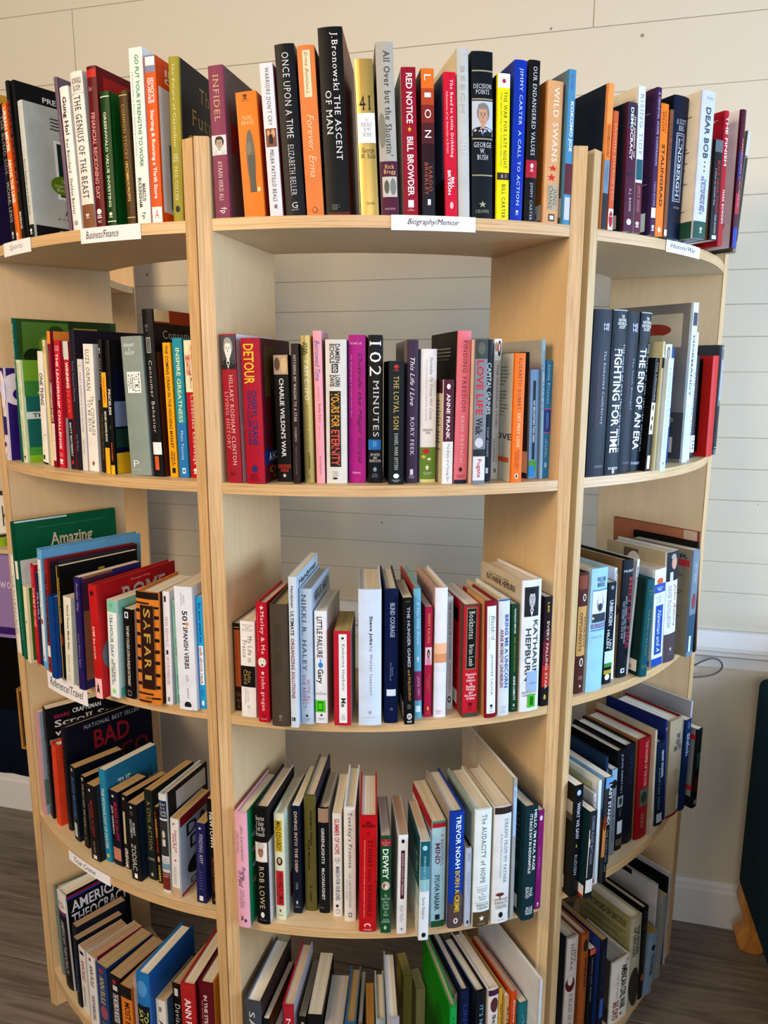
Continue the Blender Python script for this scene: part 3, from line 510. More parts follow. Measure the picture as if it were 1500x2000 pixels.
('L', 2, r'''
-0.252|-0.0061|-19.24|0.0267|0.175|0.112|4.57|h|e0d4dc 3c1c78||purple hardback with white swirling blobs at the outer end|b~~3c1c78~0~1~0~.12;b~~3c1c78~0~.35~.1~.7;o~~e8dce4~.25~1.1~.03~.45;b~~3c1c78~0~1~.52~.72;o~~e8dce4~.1~.9~.74~.95;o~~3c1c78~.3~.8~.8~.86;Ro~~e8dce4~-.1~.5~.05~.4;Ro~~3c1c78~.1~.5~.2~.36
-0.2015|-0.0065|-9.04|0.0094|0.2638|0.2|2.23|h|1c6a5c 3c5c24||tall garden book with a leafy green cover and teal spine|v~MICK HALES GARDENS OF AMERICA~d8e8d8~.25~.8~.04~.4;Rb~~5c8438~.05~.5~.02~.3;Rb~~2c4418~.5~.95~.0~.2;Rb~~a89838~.55~.8~.05~.25;Ro~~7ca03c~.2~.5~.1~.25;Ro~~345018~.3~.45~.04~.12;Ro~~b8a440~.7~.9~.12~.24;Ro~~1c3010~.05~.25~.2~.32
-0.1827|-0.0104|-9.04|0.0173|0.189|0.121|0.84|p|d8e0c0 2c7c74||cream spine with a green to teal cover, ECOLOGICAL INTELLIGENCE|v~ECOLOGICAL INTELLIGENCE~7a9a6a~.25~.7~.03~.48;v~DANIEL GOLEMAN~a0b080~.3~.7~.55~.85;m~~444~.3~.7~.93~.97;Rb~~88b43c~0~1~0~.2;Rb~~509448~0~1~.2~.35;Rb~~e8ece8~0~1~.5~.57;Rb~~5ca84c~0~1~.85~.93;Rb~~98c430~0~1~.93~1;Rh~D~dfe8e0~.5~.9~.14~.22;Rh~GO~dfe8e0~.2~1~.27~.36;RH~THE HIDDEN~344~.1~.9~.515~.555;Rh~ECO~c8f0e8~.4~1~.63~.73;Rh~INT~c8f0e8~.3~1~.78~.88
-0.1287|-0.0039|-9.04|0.022|0.2036|0.1303|3.34|p|eeeae4 e4e0dc||plain white book, ONE THING, with a red mark|V~ONE THING~222~.2~.8~.19~.47;h~.com~b04050~.4~.9~.73~.74;b~~345~.1~.5~.92~.96;b~~222~0~1~.985~1
-0.0988|-0.0098|-7.41|0.0106|0.2229|0.12|0.66|p|e8d8a8 f0e8d8||thin cream book rising behind ONE THING|h~NOTES/HERE~665~.2~.8~.05~.1
-0.0735|-0.0208|-5.13|0.0105|0.2365|0.1513|2.87|p|8c1c34 e89448||maroon spine with a yellow orange cover, UNDERSTANDING POVERTY|b~~e8943c~0~1~0~.09;V~A Framework for Understanding~d08868~.3~.7~.14~.35;V~UNDERSTANDING POVERTY~f0e4dc~.2~.75~.37~.66;b~~e8d4cc~0~1~.67~.95;v~Ruby K. Payne~c88~.25~.7~.7~.92;RH~UPDATED~522~.45~.95~.025~.045;Rb~~6c1c2c~0~1~.08~.6
-0.0565|-0.0188|-4.35|0.0172|0.2203|0.1218|3.23|p|cc2c40 e0d8d4||bright red spine, THE LEADERSHIP CHALLENGE|h~KOUZES/POSNER~fcc~.1~.9~.04~.08;V~THE LEADERSHIP CHALLENGE~f8ecec~.25~.7~.1~.85;h~Digital/Media~fcc~.2~.8~.88~.91;m~~fff~.2~.8~.93~.97;Rb~~d43c48~0~1~.12~.6;Rb~~d43c48~.2~1~.0~.04
-0.0232|-0.0187|-1.39|0.0143|0.2186|0.1399|0.61|p|c03038 1c2430||red over black spine, WINNING PLAYS|b~~1c2430~0~1~.6~1;b~~d0d0cc~0~1~0~.14;V~WINNING~fff~.25~.8~.16~.36;V~PLAYS~e86848~.25~.8~.38~.55;V~MATT MAYBERRY~ccc~.3~.7~.63~.9;b~~c83038~.35~.7~.93~.96
-0.0032|-0.0213|0.54|0.0138|0.2368|0.19|0.83|h|2c2a38 302838||large plum and slate hardback standing above its neighbours|v~Family Financial Planning~9c98b4~.3~.7~.22~.5;v~Joe McGee~a8a4c0~.3~.7~.74~.86;Rb~~2c3850~0~1~.35~.95
0.012|-0.02|0.7|0.0135|0.1885|0.1207|1.48|p|dcd8d8||slim pale spine, START SOMETHING THAT MATTERS|h~NEW~a33~.3~.8~.05~.06;v~START SOMETHING THAT MATTERS~889~.35~.65~.12~.65;v~BLAKE MYCOSKIE~99a~.35~.65~.72~.85
0.0342|-0.0189|1.58|0.0248|0.2129|0.1363|1.48|p|ebe7e2 8a6a50||white spine, The Courage to be Rich|v~SUZE ORMAN~555~.2~.6~.04~.36;v~The COURAGE/TO BE RICH~666~.2~.85~.4~.71;s~~8a5a28~.3~.7~.91~.96;Rb~~dcd8d4~0~1~0~.43
0.0606|-0.0179|4.56|0.0079|0.2196|0.14|2.29|h|2c2824 2a2420||black leather look spine behind a yellow banded one, gold lettered|v~DAVE RAMSEY~a8a098~.3~.7~.14~.35;v~THE LEGACY JOURNEY~98885c~.3~.7~.55~.9;m~~bbb~.3~.7~.06~.1
0.0789|-0.0227|5.93|0.0101|0.1667|0.1067|0.92|p|1c2024||small yellow and black spine, MONEY ANSWER BOOK|b~~e8b428~0~1~0~.34;V~DAVE RAMSEY~c84018~.25~.7~.05~.3;V~MONEY ANSWER BOOK~e8e4d8~.25~.7~.38~.68;b~~e8b428~0~1~.74~1
0.0928|-0.0238|6.96|0.0086|0.218|0.1395|0.9|h|17181a 17183a||black spine with a navy and green cover, PRICELESS|V~PRICELESS~e8e4e0~.2~.8~.36~.55;V~DAVE RAMSEY~d86828~.3~.7~.76~.9;b~~2c5c30~.2~.6~.63~.66;Rb~~101014~0~1~0~.22;Rb~~8490a8~0~1~.45~.64;Ro~~d0d4e0~.2~.9~.38~.6;Rb~~1c4438~0~1~.66~.8;RH~P~ddd~.4~.9~.68~.74;Rb~~e0b428~0~1~.84~1;b~~e0b428~0~1~.93~1
0.1424|-0.0087|11.33|0.041|0.2231|0.1428|-1.38|h|96a29c 96a29c||thick sage grey hardback with a tilted white label, THIS TIME IS DIFFERENT|H~REINHART/&/ROGOFF~dde4e0~.15~.7~.05~.13;b~~f4f4f0~.2~.85~.25~.4;V~THIS TIME IS/DIFFERENT~333~.25~.8~.26~.39;h~P~e0e8e4~.2~.5~.89~.94;b~~dce4e0~.1~.6~.955~.957
0.1751|0.0003|12.15|0.0196|0.2647|0.1986|-1.45|h|1b1a1c 221c1c||tall black textbook with a library sticker, Consumer Behavior|h~PRENTICE/HALL~999~.3~.6~.09~.13;b~~ccc~.3~.7~.165~.255;b~~1b1a1c~.34~.66~.168~.252;v~SOLOMON~ccc~.42~.6~.17~.25;v~Consumer Behavior~ccc~.4~.7~.3~.73;v~BUYING, HAVING, AND BEING TENTH~844~.15~.22~.42~.75;b~~eee~.2~1~.79~.865;L~~555~.3~.8~.8~.85;b~~d06838~.3~.7~.875~.96;Rb~~9a4418~0~1~0~.08;Rb~~d8c8a0~0~.2~0~.07;Rh~Consumer Behavior~bbb~.1~1.0~.12~.17;Rb~~6a3820~0~1~.25~1
0.2009|0.0108|15.16|0.0138|0.213|0.1363|-0.86|p|f0b020 f0b020 3a4048||yellow spine, THE COMING CRASH IN THE HOUSING MARKET|V~THE COMING CRASH IN THE HOUSING MARKET~222~.3~.68~.02~.78;V~JOHN R./TALBOTT~222~.2~.8~.8~.92;b~~222~.3~.75~.93~.97
0.2194|0.0154|16.4|0.0165|0.22|0.1258|-0.66|p|2a9cb4 2a9cb4||turquoise to blue spine, INSPIRE GREATNESS|b~~2c84c4~0~1~.6~1;V~INSPIRE GREATNESS~dce8b8~.3~.72~.07~.6;v~Matt Tenney~e8f0f0~.3~.65~.66~.87;b~~e8f0f4~.35~.7~.93~.97;b~~2c84c4~.42~.63~.94~.96
0.2378|0.0238|16.67|0.0192|0.2163|0.1384|-0.77|p|bc1c2c f0e4c8||cream over red spine, Condensed Knowledge, beside the divider post|b~~f0e4c8~0~1~0~.37;H~mental_floss~c03038~.1~.9~.03~.29;v~presents:~333~.3~.6~.24~.35;v~Condensed Knowledge~f4e8e4~.3~.7~.39~.9;m~~fff~.3~.7~.93~.97
'''),
('C', 2, r'''
-0.2454|-0.0026|-18.32|0.0237|0.2232|0.1426|-1.09|h|a82838 e0e0e4||red spine topped by a black and white photo of a smiling woman|p~~ccc~0~1~.01~.23;v~HILLARY RODHAM CLINTON~e8c8c0~.5~.75~.27~.88;v~LIVING HISTORY~e0a8a8~.15~.4~.38~.77;v~2~422~.3~.55~.92~.95;Rb~~c8c8cc~.0~.9~.02~.6;Rb~~101014~.1~1~.65~1
-0.212|-0.016|-15.58|0.0289|0.2172|0.139|-0.79|h|b01c38 5c1c24||dark red hardback with yellow letters DETOUR|V~DETOUR~e0c040~.12~.7~.04~.31;V~CHERYL CRANE~283878~.45~.75~.35~.73;V~WITH CLIFF JAHR~283878~.15~.38~.35~.73;o~~283878~.35~.65~.87~.92;h~ARBOR/HOUSE/MORROW~611~.15~.75~.93~.98;Rb~~5c4820~.1~.5~.05~.4;Rb~~202018~.3~1~.35~.8;Rb~~e8e0d8~.4~.6~.36~.4;Rb~~1c2c60~0~1~.77~.87;RH~A HOLLYWOOD~e8e0d8~.15~1~.79~.85;RH~CHERYL/WITH~a87838~.15~1~.89~.99
-0.1683|0.0037|-12.49|0.0224|0.1931|0.1236|-0.99|p|1a1a1a||black paperback with a photo of two people, and a bold white title ending WAR|b~~c8b098~0~1~0~.15;o~~7a5a48~.05~.45~.02~.12;o~~e0c8a0~.5~.95~.02~.14;V~CHARLIE WILSON'S WAR~eee~.35~.68~.18~.8;H~GEORGE/CRILE~d04838~.05~.95~.86~.92;s~~ddd~.35~.65~.93~.97
-0.1492|-0.0185|-9.72|0.0102|0.2094|0.1172|0.0|p|3a2a28 1c1818||thin dark brown spine, HITCHING MY WAGON TO A STAR|v~HITCHING MY WAGON TO A STAR~d8d0c8~.3~.7~.08~.55;v~CULBRETH~c8c0b8~.35~.65~.59~.69;v~FROM A COLLECTION~888~.4~.6~.73~.93
-0.1296|-0.0121|-9.16|0.015|0.2216|0.1418|-0.94|h|a89c68 c8a838 16161a||metallic gold spine with a small robed figure near its foot|V~STAR/WARS~322e20~.2~.7~.04~.13;v~I AM C-3PO~e8e8d8~.3~.7~.17~.43;v~ANTHONY DANIELS~8a7a30~.35~.65~.46~.77;h~DK~776a30~.3~.6~.945~.965;b~~7a6c34~.4~.62~.81~.9;o~~7a6c34~.4~.6~.78~.82
-0.1124|-0.0189|-7.07|0.0124|0.2279|0.0859|-0.76|h|e8a8b0 c89aa0||tall pale pink spine, Borrowed Time|i~Borrowed Time~3878b8~.15~.75~.06~.32;v~The 37 years of~a44~.35~.6~.36~.45;v~Bobby Darin~844~.35~.75~.47~.59;v~By Al DiOrio~a66~.4~.6~.62~.7;v~Running Press~744~.35~.65~.82~.94
-0.088|-0.0202|-6.19|0.0312|0.2156|0.138|0.0|h|d9d6d0||thick white jacket with a black panel of orange letters, YOURS FOR ETERNITY|V~DAMIEN/ECHOLS~2a2a2a~.2~.7~.03~.16;b~~2a2a2a~.3~.6~.165~.225;V~AND~eee~.35~.55~.17~.22;V~LORRI/DAVIS~2a2a2a~.2~.7~.24~.32;b~~28201e~.18~.72~.35~.88;V~YOURS FOR~e0a838~.25~.66~.36~.6;V~ETERNITY~d86050~.25~.66~.62~.87;h~blue/rider/press~555~.3~.6~.91~.95;o~~222~.3~.55~.955~.97
-0.0563|-0.0141|-5.58|0.0254|0.2227|0.1425|0.0|h|b02888||vivid magenta hardback, Outside the Magic Circle|h~Barnard, ed.~f0d0e4~.08~.8~.045~.065;i~Outside the Magic Circle~58204c~.5~.8~.12~.86;v~The Autobiography of Virginia Foster Durr~e8b8d8~.1~.2~.13~.55;h~Alabama~f0d0e4~.2~.7~.92~.935
-0.0287|-0.0169|-4.4|0.0217|0.2227|0.1425|0.0|h|17191e||black hardback whose spine begins with a large 102, MINUTES|v~102~eee~.1~.9~.04~.27;v~MINUTES~ddd~.35~.75~.3~.68;b~~2878b8~0~.9~.7~.77;b~~70b0e0~.35~.42~.71~.75;b~~70b0e0~.5~.57~.71~.75;h~JIM DWYER/AND/KEVIN FLYNN~ddd~.08~.9~.795~.855;o~~8ab~.35~.6~.89~.92;h~TIMES/BOOKS~99a~.25~.7~.935~.96
0.002|-0.0339|-0.14|0.0222|0.1846|0.1181|0.0|p|1c2428||dark slate spine with gold title, THE LOYAL SON|m~~b83828~.3~.65~.03~.08;v~THE LOYAL SON~d0b868~.3~.65~.12~.55;v~DANIEL MARK EPSTEIN~c8c8c0~.38~.62~.58~.88;o~~eee~.3~.7~.91~.95;h~BALLANTINE/BOOKS~ccc~.2~.8~.96~.98
0.0275|-0.0222|2.21|0.0165|0.2157|0.1381|0.0|h|4c3850 4c3850 8a8488||muted purple jacket, This Life I Live|i~This Life I Live~f0ece8~.25~.65~.12~.45;v~RORY FEEK~e0d8e0~.3~.65~.53~.8;b~~d8d0d8~.3~.6~.9~.94;h~THOMAS/NELSON~c8c0c8~.2~.7~.945~.965
0.0527|-0.0162|3.89|0.0243|0.2028|0.1298|0.0|h|e8e4e2||white over leaf green jacket with a red flower|i~Someday My Prince Will Come~8a8a98~.5~.75~.06~.52;v~TRUE ADVENTURES OF A WANNABE PRINCESS~99a~.3~.38~.07~.53;h~JERRAMY/FINE~444~.15~.8~.59~.63;b~~6e8c34~0~1~.73~.975;b~~d0cc90~0~1~.975~1;o~~b82c34~.15~.6~.74~.78;o~~c8bc50~.08~.35~.79~.815;o~~d8e0c8~.45~.7~.81~.83;s~~e8ece0~.3~.6~.86~.91;h~GOTHAM/BOOKS~dde4cc~.2~.75~.92~.94
0.0811|-0.0313|7.33|0.0162|0.1575|0.0841|0.0|p|e8e6e2 5a2034 d4c8b0||small white and maroon paperback, The Diary of a Young Girl|b~~5c1c34~0~1~0~.59;o~~eee~.3~.65~.04~.09;V~ANNE FRANK~f0e4e4~.3~.65~.13~.57;v~The Diary of a Young Girl~335~.35~.65~.61~.98;Lb~~4c1c24~0~1~0~.13;LL~~777~.5~.9~.2~.7
0.1015|-0.0301|7.95|0.0203|0.2288|0.1465|0.68|h|e0808c e0808c 151412||coral pink spine with a black back cover, FINDING FREEDOM|v~FINDING FREEDOM~8a3848~.4~.7~.06~.52;v~ERIN FRENCH~f0c0c4~.4~.65~.55~.86;o~~422~.35~.6~.89~.92;h~CELADON/BOOKS~733~.15~.85~.94~.96;b~~182848~0~1~.975~1;LL~~888~.2~.8~.08~.2
0.1271|-0.0431|7.96|0.0192|0.2159|0.1382|0.0|p|8a8c90 8a8c90 e8d8cc||grey stone patterned spine with red words LOVE LIFE|b~~4a4e48~0~1~0~.13;o~~6a6c60~.2~.8~.02~.1;V~LOVE LIFE~c82c40~.15~.7~.14~.51;V~Walk~222~.15~.7~.53~.65;b~~303438~0~1~.75~.8;b~~d8d8d8~0~1~.8~.97;V~Fugate~b82840~.25~.7~.82~.95;o~~c8c8cc~.1~.8~.67~.74
0.1461|-0.0115|10.88|0.0104|0.2175|0.1392|0.0|h|1c2a38||narrow navy hardback, CAPITAL GAINES|V~CAPITAL GAINES~d8d8d0~.15~.8~.16~.52;v~CHIP GAINES~c8ccd0~.35~.65~.61~.82;b~~c8ccd0~.3~.7~.9~.94
0.1643|0.0136|12.79|0.0119|0.2195|0.1405|0.01|h|c9c6c2||pale grey spine topped by a small photo of a couple, STORY in its title|b~~e8e4e0~0~1~0~.15;o~~c09078~.05~.45~.02~.09;o~~2a1c18~.4~.95~.01~.12;o~~d8a890~.5~.8~.03~.09;v~THE MAGNOLIA STORY~667~.35~.65~.18~.63;v~CHIP AND JOANNA~788~.55~.75~.68~.88;V~GAINES~889~.2~.45~.7~.87;b~~777~.35~.65~.92~.95
0.1907|-0.0237|13.5|0.0175|0.197|0.1261|0.0|p|ec7c1c ec7c1c ddd6c4||bright orange spine with a cream back cover, EAT PRAY LOVE|v~ELIZABETH GILBERT~5a4830~.38~.68~.04~.43;v~EAT PRAY LOVE~f8e8c8~.38~.68~.46~.72;v~ONE WOMAN'S SEARCH/FOR EVERYTHING~7a4010~.25~.7~.74~.9;o~~f8ecd8~.3~.65~.93~.97;o~~222~.38~.57~.935~.965;LL~~99948a~.15~.9~.1~.5;LH~OVE~444~.55~1~.62~.67;Lb~~e07028~.3~.95~.81~.85
0.2283|0.0166|19.13|0.0168|0.173|0.1107|-1.12|p|7c9cb8 7c9cb8 3c4440||slim blue paperback with stickers at its foot, NO MOUNTAIN TOO HIGH|b~~101418~.3~.6~.1~.82;V~NO MOUNTAIN TOO HIGH~eee~.35~.55~.28~.66;b~~58a030~.0~.8~.83~.93;b~~2c90c8~0~.6~.88~.98;Lb~~0c0c0c~.1~.9~.03~.5;LL~~ccc~.2~.8~.1~.45;Lo~~a06048~.3~.7~.58~.78;Lb~~d8ccb8~.2~1~.75~.95
0.2417|0.0161|19.16|0.0051|0.2185|0.16|-1.19|h|9cc0d4 9cc0d4 a8a8a2||light blue jacket rising behind the slim blue paperback, DON'T in its title|V~DON'T~405878~.2~.6~.08~.23;b~~d8c8a0~.1~.8~.27~.28;v~LET'S GO~405878~.2~.6~.3~.5;Lb~~20302c~.1~.8~.08~.4
0.2498|0.0224|19.21|0.0118|0.187|0.1024|-0.01|p|3c88b4 3c88b4 1c4448||blue spine with a pink ruled panel, Little Princes|v~Little Princes~cfe8f0~.3~.65~.04~.36;b~~c86890~0~1~.4~.41;b~~2850a0~0~1~.41~.6;b~~c86890~0~1~.6~.61;v~One Man's Promise/to Bring Home the Lost~d0e0f0~.25~.7~.43~.58;v~Conor/Grennan~c8e0ec~.25~.7~.66~.82;o~~a8c8dc~.25~.65~.86~.91;Lb~~a02858~.3~.6~.04~.15
'''),
('R', 2, r'''
-0.243|-0.0081|-18.82|0.0376|0.2671|0.171|0.0|h|17202f||first navy hardback of two with a silver monogram, The Embattled Confederacy|H~NE/HE~ccd~.5~.85~.08~.12;v~The Embattled Confederacy~c0c4cc~.55~.75~.24~.68;v~Volume Three of THE IMAGE OF WAR 1861-1865~8c3044~.3~.42~.26~.7;h~DOUBLEDAY~aab~.4~.9~.93~.945
-0.2049|-0.0176|-17.5|0.0304|0.2682|0.1716|0.0|h|1c2c38||black glossy jacket with tattered edges, FIGHTING FOR TIME|H~THE/NATIONAL/HISTORICAL/SOCIETY~e8e4dc~.3~1~.03~.11;b~~24242c~.1~1~.13~.24;V~FIGHTING FOR TIME~f4f4f4~.2~.75~.23~.86;v~THE IMAGE OF WAR 1861-1865 VOLUME IV~dde~.8~.95~.2~.86;H~DOUBLEDAY~dde~.2~.95~.95~.965;b~~c8b898~.45~.65~.96~.99;b~~b8bcc0~0~1~0~.006
-0.1589|-0.0183|-15.5|0.0299|0.2676|0.1713|0.0|h|17202f||second navy hardback with a silver monogram, The South Besieged|H~NE/HE~ccd~.4~.85~.07~.12;v~The South Besieged~a8aebc~.5~.7~.28~.6;v~Volume Five of THE IMAGE OF WAR~7c2c3c~.2~.32~.2~.65;h~DOUBLEDAY~99a~.25~.8~.93~.945
-0.1294|-0.0219|-15.41|0.0259|0.2683|0.1717|1.58|h|20303c||black glossy jacket with tattered edges, THE END OF AN ERA|H~THE/NATIONAL/HISTORICAL/SOCIETY~e8e4dc~.1~1~.03~.115;b~~24242c~.0~1~.13~.2;V~THE END OF AN ERA~f4f4f4~.1~.65~.22~.86;v~THE IMAGE OF WAR 1861-1865 VOLUME VI~e8e8e8~.78~.95~.19~.87;H~DOUBLEDAY~ccd~.1~.95~.94~.957;b~~b8bcc0~0~1~0~.006
-0.1138|-0.0375|-15.51|0.0101|0.1939|0.1241|2.28|p|141414||black spine with a cream band of small faces|v~THE LINCOLNS~c8c0b0~.35~.7~.04~.37;b~~e0d4bc~0~1~.39~.67;o~~5a4838~.25~.6~.41~.46;o~~4a4038~.3~.65~.51~.55;o~~3a302c~.25~.6~.58~.64;b~~e8e4dc~.2~.9~.86~.98
-0.1017|-0.0449|-15.97|0.0054|0.2209|0.0999|0.89|p|d0cca8 d8d4c0||cream and gold top of a book rising behind the black spine with faces|b~~a8a050~.6~1~0~.1;b~~1c1c1c~0~1~.12~.2
-0.0941|-0.0561|-16.16|0.0131|0.1932|0.1237|0.89|p|ccdce8||pale blue white paperback beside the black one, HISTORY of the World|v~A HISTORY of the World in Countries~8a9cb4~.3~.65~.08~.8;m~~556~.4~.6~.92~.95
-0.0073|-0.0166|-12.64|0.0183|0.2199|0.1407|-0.63|p|e0dcc4 e0dcc4||cream spine topped by a drawn face, THE IMMORTAL IRISHMAN|b~~d0ccd0~0~1~0~.2;o~~58504c~.2~.7~.02~.13;o~~b8a898~.3~.6~.04~.11;V~IMMORTAL IRISHMAN~8c7444~.25~.7~.24~.6;V~TIMOTHY EGAN~6c4434~.3~.7~.66~.92
0.0311|-0.0087|-11.7|0.0073|0.2143|0.1372|-0.61|p|20508c||thin blue spine next to the cream one, ending VAL|V~MISSISSIPPI CIVIL~dde4ec~.2~.8~.2~.7
0.0616|-0.0314|-10.95|0.0164|0.2967|0.2|0.0|p|d4e0ea d4e0ea 94908c||tall white spine with a map and soldiers on its grey back cover, NORMANDY|b~~445~.1~.9~.06~.14;V~NORMANDY~3c4854~.3~.65~.2~.58;v~The Invasion and the Battle~99a8b4~.3~.5~.63~.9;Lb~~d4ccb8~.3~.92~.06~.27;Lo~~a84838~.4~.8~.12~.2;Lb~~c8c0a8~.45~.7~.19~.24;LL~~555~.6~.8~.33~.5;Lb~~5c5c5c~0~1~.68~.98;Lo~~303030~.3~.7~.75~.85;Lo~~a0a0a0~.6~.9~.7~.76;Lq~~~.6~.9~.84~.94
0.1033|-0.0216|-9.93|0.006|0.2454|0.1571|0.0|p|e0e8ee||white sliver of a book against NORMANDY|v~THE OTHER SIDE~567~.2~.8~.3~.8
0.1615|-0.006|-8.5|0.0149|0.2029|0.1299|-1.07|h|20242c||dark blue spine with a white library label, between white and red edged books|v~BATTLE~a04048~.3~.6~.2~.4;b~~d8dce0~.0~.9~.78~.95;V~1944~445~.2~.7~.8~.92
0.2021|-0.0261|-7.51|0.0224|0.2034|0.121|-0.79|h|cc2c20 cc2c20 1c1414||red framed box like book with a black back cover|Lb~~cc2c20~0~1~0~.03;Lb~~cc2c20~0~1~.96~1;Lb~~cc2c20~.85~1~0~1;LL~~888~.15~.8~.15~.65;Lq~~~.1~.6~.8~.94
0.2475|-0.02|3.0|0.0135|0.2261|0.06|-0.0|h|6c7478 6c7478 4c5050||smoky grey book in a clear cover, last before the end panel|b~~a8acb4~.1~1~.13~.5;b~~20262c~0~1~.55~.95;b~~c8ccd0~0~1~.03~.035;b~~c8ccd0~0~1~.93~.935
'''),
('L', 3, r'''
-0.2355|-0.0278|-9.36|0.0228|0.2023|0.1398|1.89|h|e4e2de b83020||white jacket with a red top edge hanging past the outer panel|v~VANISHING~aaa~.3~.7~.2~.8;Rb~~c83828~0~1~0~.03
-0.2127|-0.0338|-9.35|0.0084|0.27|0.21|0.0|h|0c5c40 0e6a48||tall dark green hardback, Amazing on its wide cover|Rb~~2c7a5c~.2~.9~.06~.07;RH~Amazing~e0d0b8~.32~.75~.12~.24;Rb~~cfe0e8~0~.5~0~.012
-0.1947|-0.0397|-9.04|0.0123|0.1967|0.1259|-0.75|h|147458 dcdad8||green spine with a white and grey cover lettered na|b~~e0dcd0~0~1~0~.18;V~NATURAL HEALING GUIDE~68a894~.3~.7~.3~.8;Rh~na~444~.3~1~.1~.17;Rh~UNDER~666~.3~1~.19~.21
-0.1706|-0.0454|-9.04|0.0134|0.1534|0.0981|2.15|p|e8e4c0 3c7c24||cream spine with a bright green cover|Rb~~e8e4c8~0~1~0~.02;m~~554~.3~.7~.45~.48;Rb~~e8e4c8~0~1~.97~1
-0.1533|-0.0383|-9.04|0.016|0.1978|0.1266|2.8|p|c01c34||red spine, SCAM ME IF YOU CAN|V~FRANK W. ABAGNALE~e8607c~.2~.7~.03~.2;V~SCAM ME IF YOU CAN~f0c8c8~.25~.8~.23~.62;m~~5a0c18~.3~.7~.92~.96
-0.1384|-0.0398|-9.04|0.0114|0.1848|0.1182|2.8|p|1c2c5c||thin navy spine, TRAVELS, next to the red SCAM one|V~TRAVELS~c8c4d8~.25~.8~.2~.5
-0.116|-0.0472|-8.3|0.019|0.2337|0.2|3.02|h|78b0dc 78b4dc||sky blue children's fact book with a white title panel|b~~dfe4e8~.2~.85~.08~.93;V~Awesome Reader Facts~98a8b4~.35~.7~.15~.55;o~~b83838~.3~.7~.57~.62;h~A~456~.3~.7~.88~.92;Rb~~e4e8ec~.04~.9~.1~1
-0.0973|-0.0497|-7.77|0.0129|0.2182|0.18|4.5|h|9c2c24 30343c||brick red spine with a white label, dark mottled cover|V~THE UNSOLVED MURDERS~4c1010~.25~.8~.12~.72;b~~e8e0dc~0~1~.76~.86;o~~300~.3~.6~.93~.96;Rb~~4a4c50~.1~.9~.02~.3;Rb~~e8e0c8~.0~.3~.3~.5;Rb~~6c1830~0~1~0~.02
-0.0637|-0.0636|-4.06|0.0187|0.1565|0.1001|1.98|h|164c8c dcd8c4||plain royal blue book with a pale cover panel|Rb~~1c5498~0~.25~0~1;Rb~~e0dcc4~.25~.95~.07~.9
-0.0459|-0.0537|-4.03|0.0106|0.2133|0.16|1.56|p|1a1814 a09468||black magazine like spine with a yellow edge and striped khaki cover|b~~d8b020~0~.25~0~1;V~National Geographic Road Atlas~d8c058~.4~.8~.1~.5;o~~8c3c18~.2~.9~.6~.7;Rb~~121212~0~1~0~.28;Rb~~d8b828~.46~.54~.08~.2;Rb~~121212~.475~.525~.1~.18;RH~NATIONAL GEOGRAPHIC~c8b888~.25~.75~.22~.25;Rb~~786c48~.1~.15~.3~1;Rb~~c8c098~.25~.3~.3~1;Rb~~c8c098~.4~.45~.3~1;Rb~~786c48~.6~.65~.3~1
-0.0158|-0.0632|-1.19|0.0223|0.1637|0.1047|3.45|p|e4e2d4||cream spine, Word Power Made Easy|V~Word Power Made Easy~2a2a2a~.38~.7~.08~.6;v~Norman Lewis~555~.4~.62~.66~.86;o~~ccc8b8~.35~.6~.89~.93;h~POCKET~aaa~.3~.65~.94~.96
0.0234|-0.0665|1.77|0.0152|0.2067|0.1323|2.03|p|342868 a87858||purple spine with an ornate brown cover, Another Way|V~Another Way~9888b8~.25~.75~.05~.3;v~Laurie Williams Baker~b0a0c8~.3~.6~.5~.8;Rb~~5c3850~.0~.9~.02~.3;Ro~~c89878~.2~.8~.3~.6;Rb~~3c3474~.5~1~0~.12;Ro~~8c4c30~.3~.9~.65~.95;Rb~~2c3870~0~.8~.92~1
0.0781|-0.0714|6.5|0.0182|0.2016|0.19|0.0|h|c02828 b01c24||bright red book with ROME on its wide cover|s~~2a1818~.15~.85~.04~.1;V~ROME then and now~f0c8c0~.3~.6~.36~.65;b~~f0c0c0~.1~.95~.82~1;s~~201818~.2~.85~.85~.97;RH~ROME~c8c4c4~.28~.86~.085~.24;RH~Giuseppe Gangi~e0a0a0~.4~.65~.035~.055;Ro~~6a6c70~.0~.75~.4~.85;Ro~~8c9094~.1~.5~.45~.65;Ro~~50545a~.2~.6~.65~.82
0.0974|-0.0543|6.57|0.0213|0.1747|0.1118|2.16|p|e6eeec b8d8cc||mint topped white spine, THE 36-HOUR DAY|b~~8cc8b4~0~1~0~.12;h~10~4a8c78~.3~.6~.03~.07;h~THE~8898a8~.2~.6~.145~.16;V~36-HOUR DAY~6880a4~.25~.6~.17~.58;V~NANCY L. MACE, M.A./PETER V. RABINS, M.D., M.P.H.~5a6a88~.25~.7~.6~.87;o~~98dc98~.3~.65~.91~.96;Rb~~8cd0bc~0~1~0~.14;Rb~~5cb8a4~0~1~.9~1;Rb~~c0a890~.1~.9~.3~.6
0.1231|-0.0427|9.2|0.02|0.1603|0.1026|2.07|p|1a1816 c8c4bc||small black spine, COLLEGE LATIN & ENGLISH DICTIONARY|b~~dde~.2~.6~.03~.1;b~~16181c~.3~.5~.045~.085;V~THE NEW COLLEGE LATIN & ENGLISH DICTIONARY~d8d0c4~.35~.65~.18~.86;b~~888~.3~.7~.91~.97;b~~1a1816~.35~.65~.92~.96
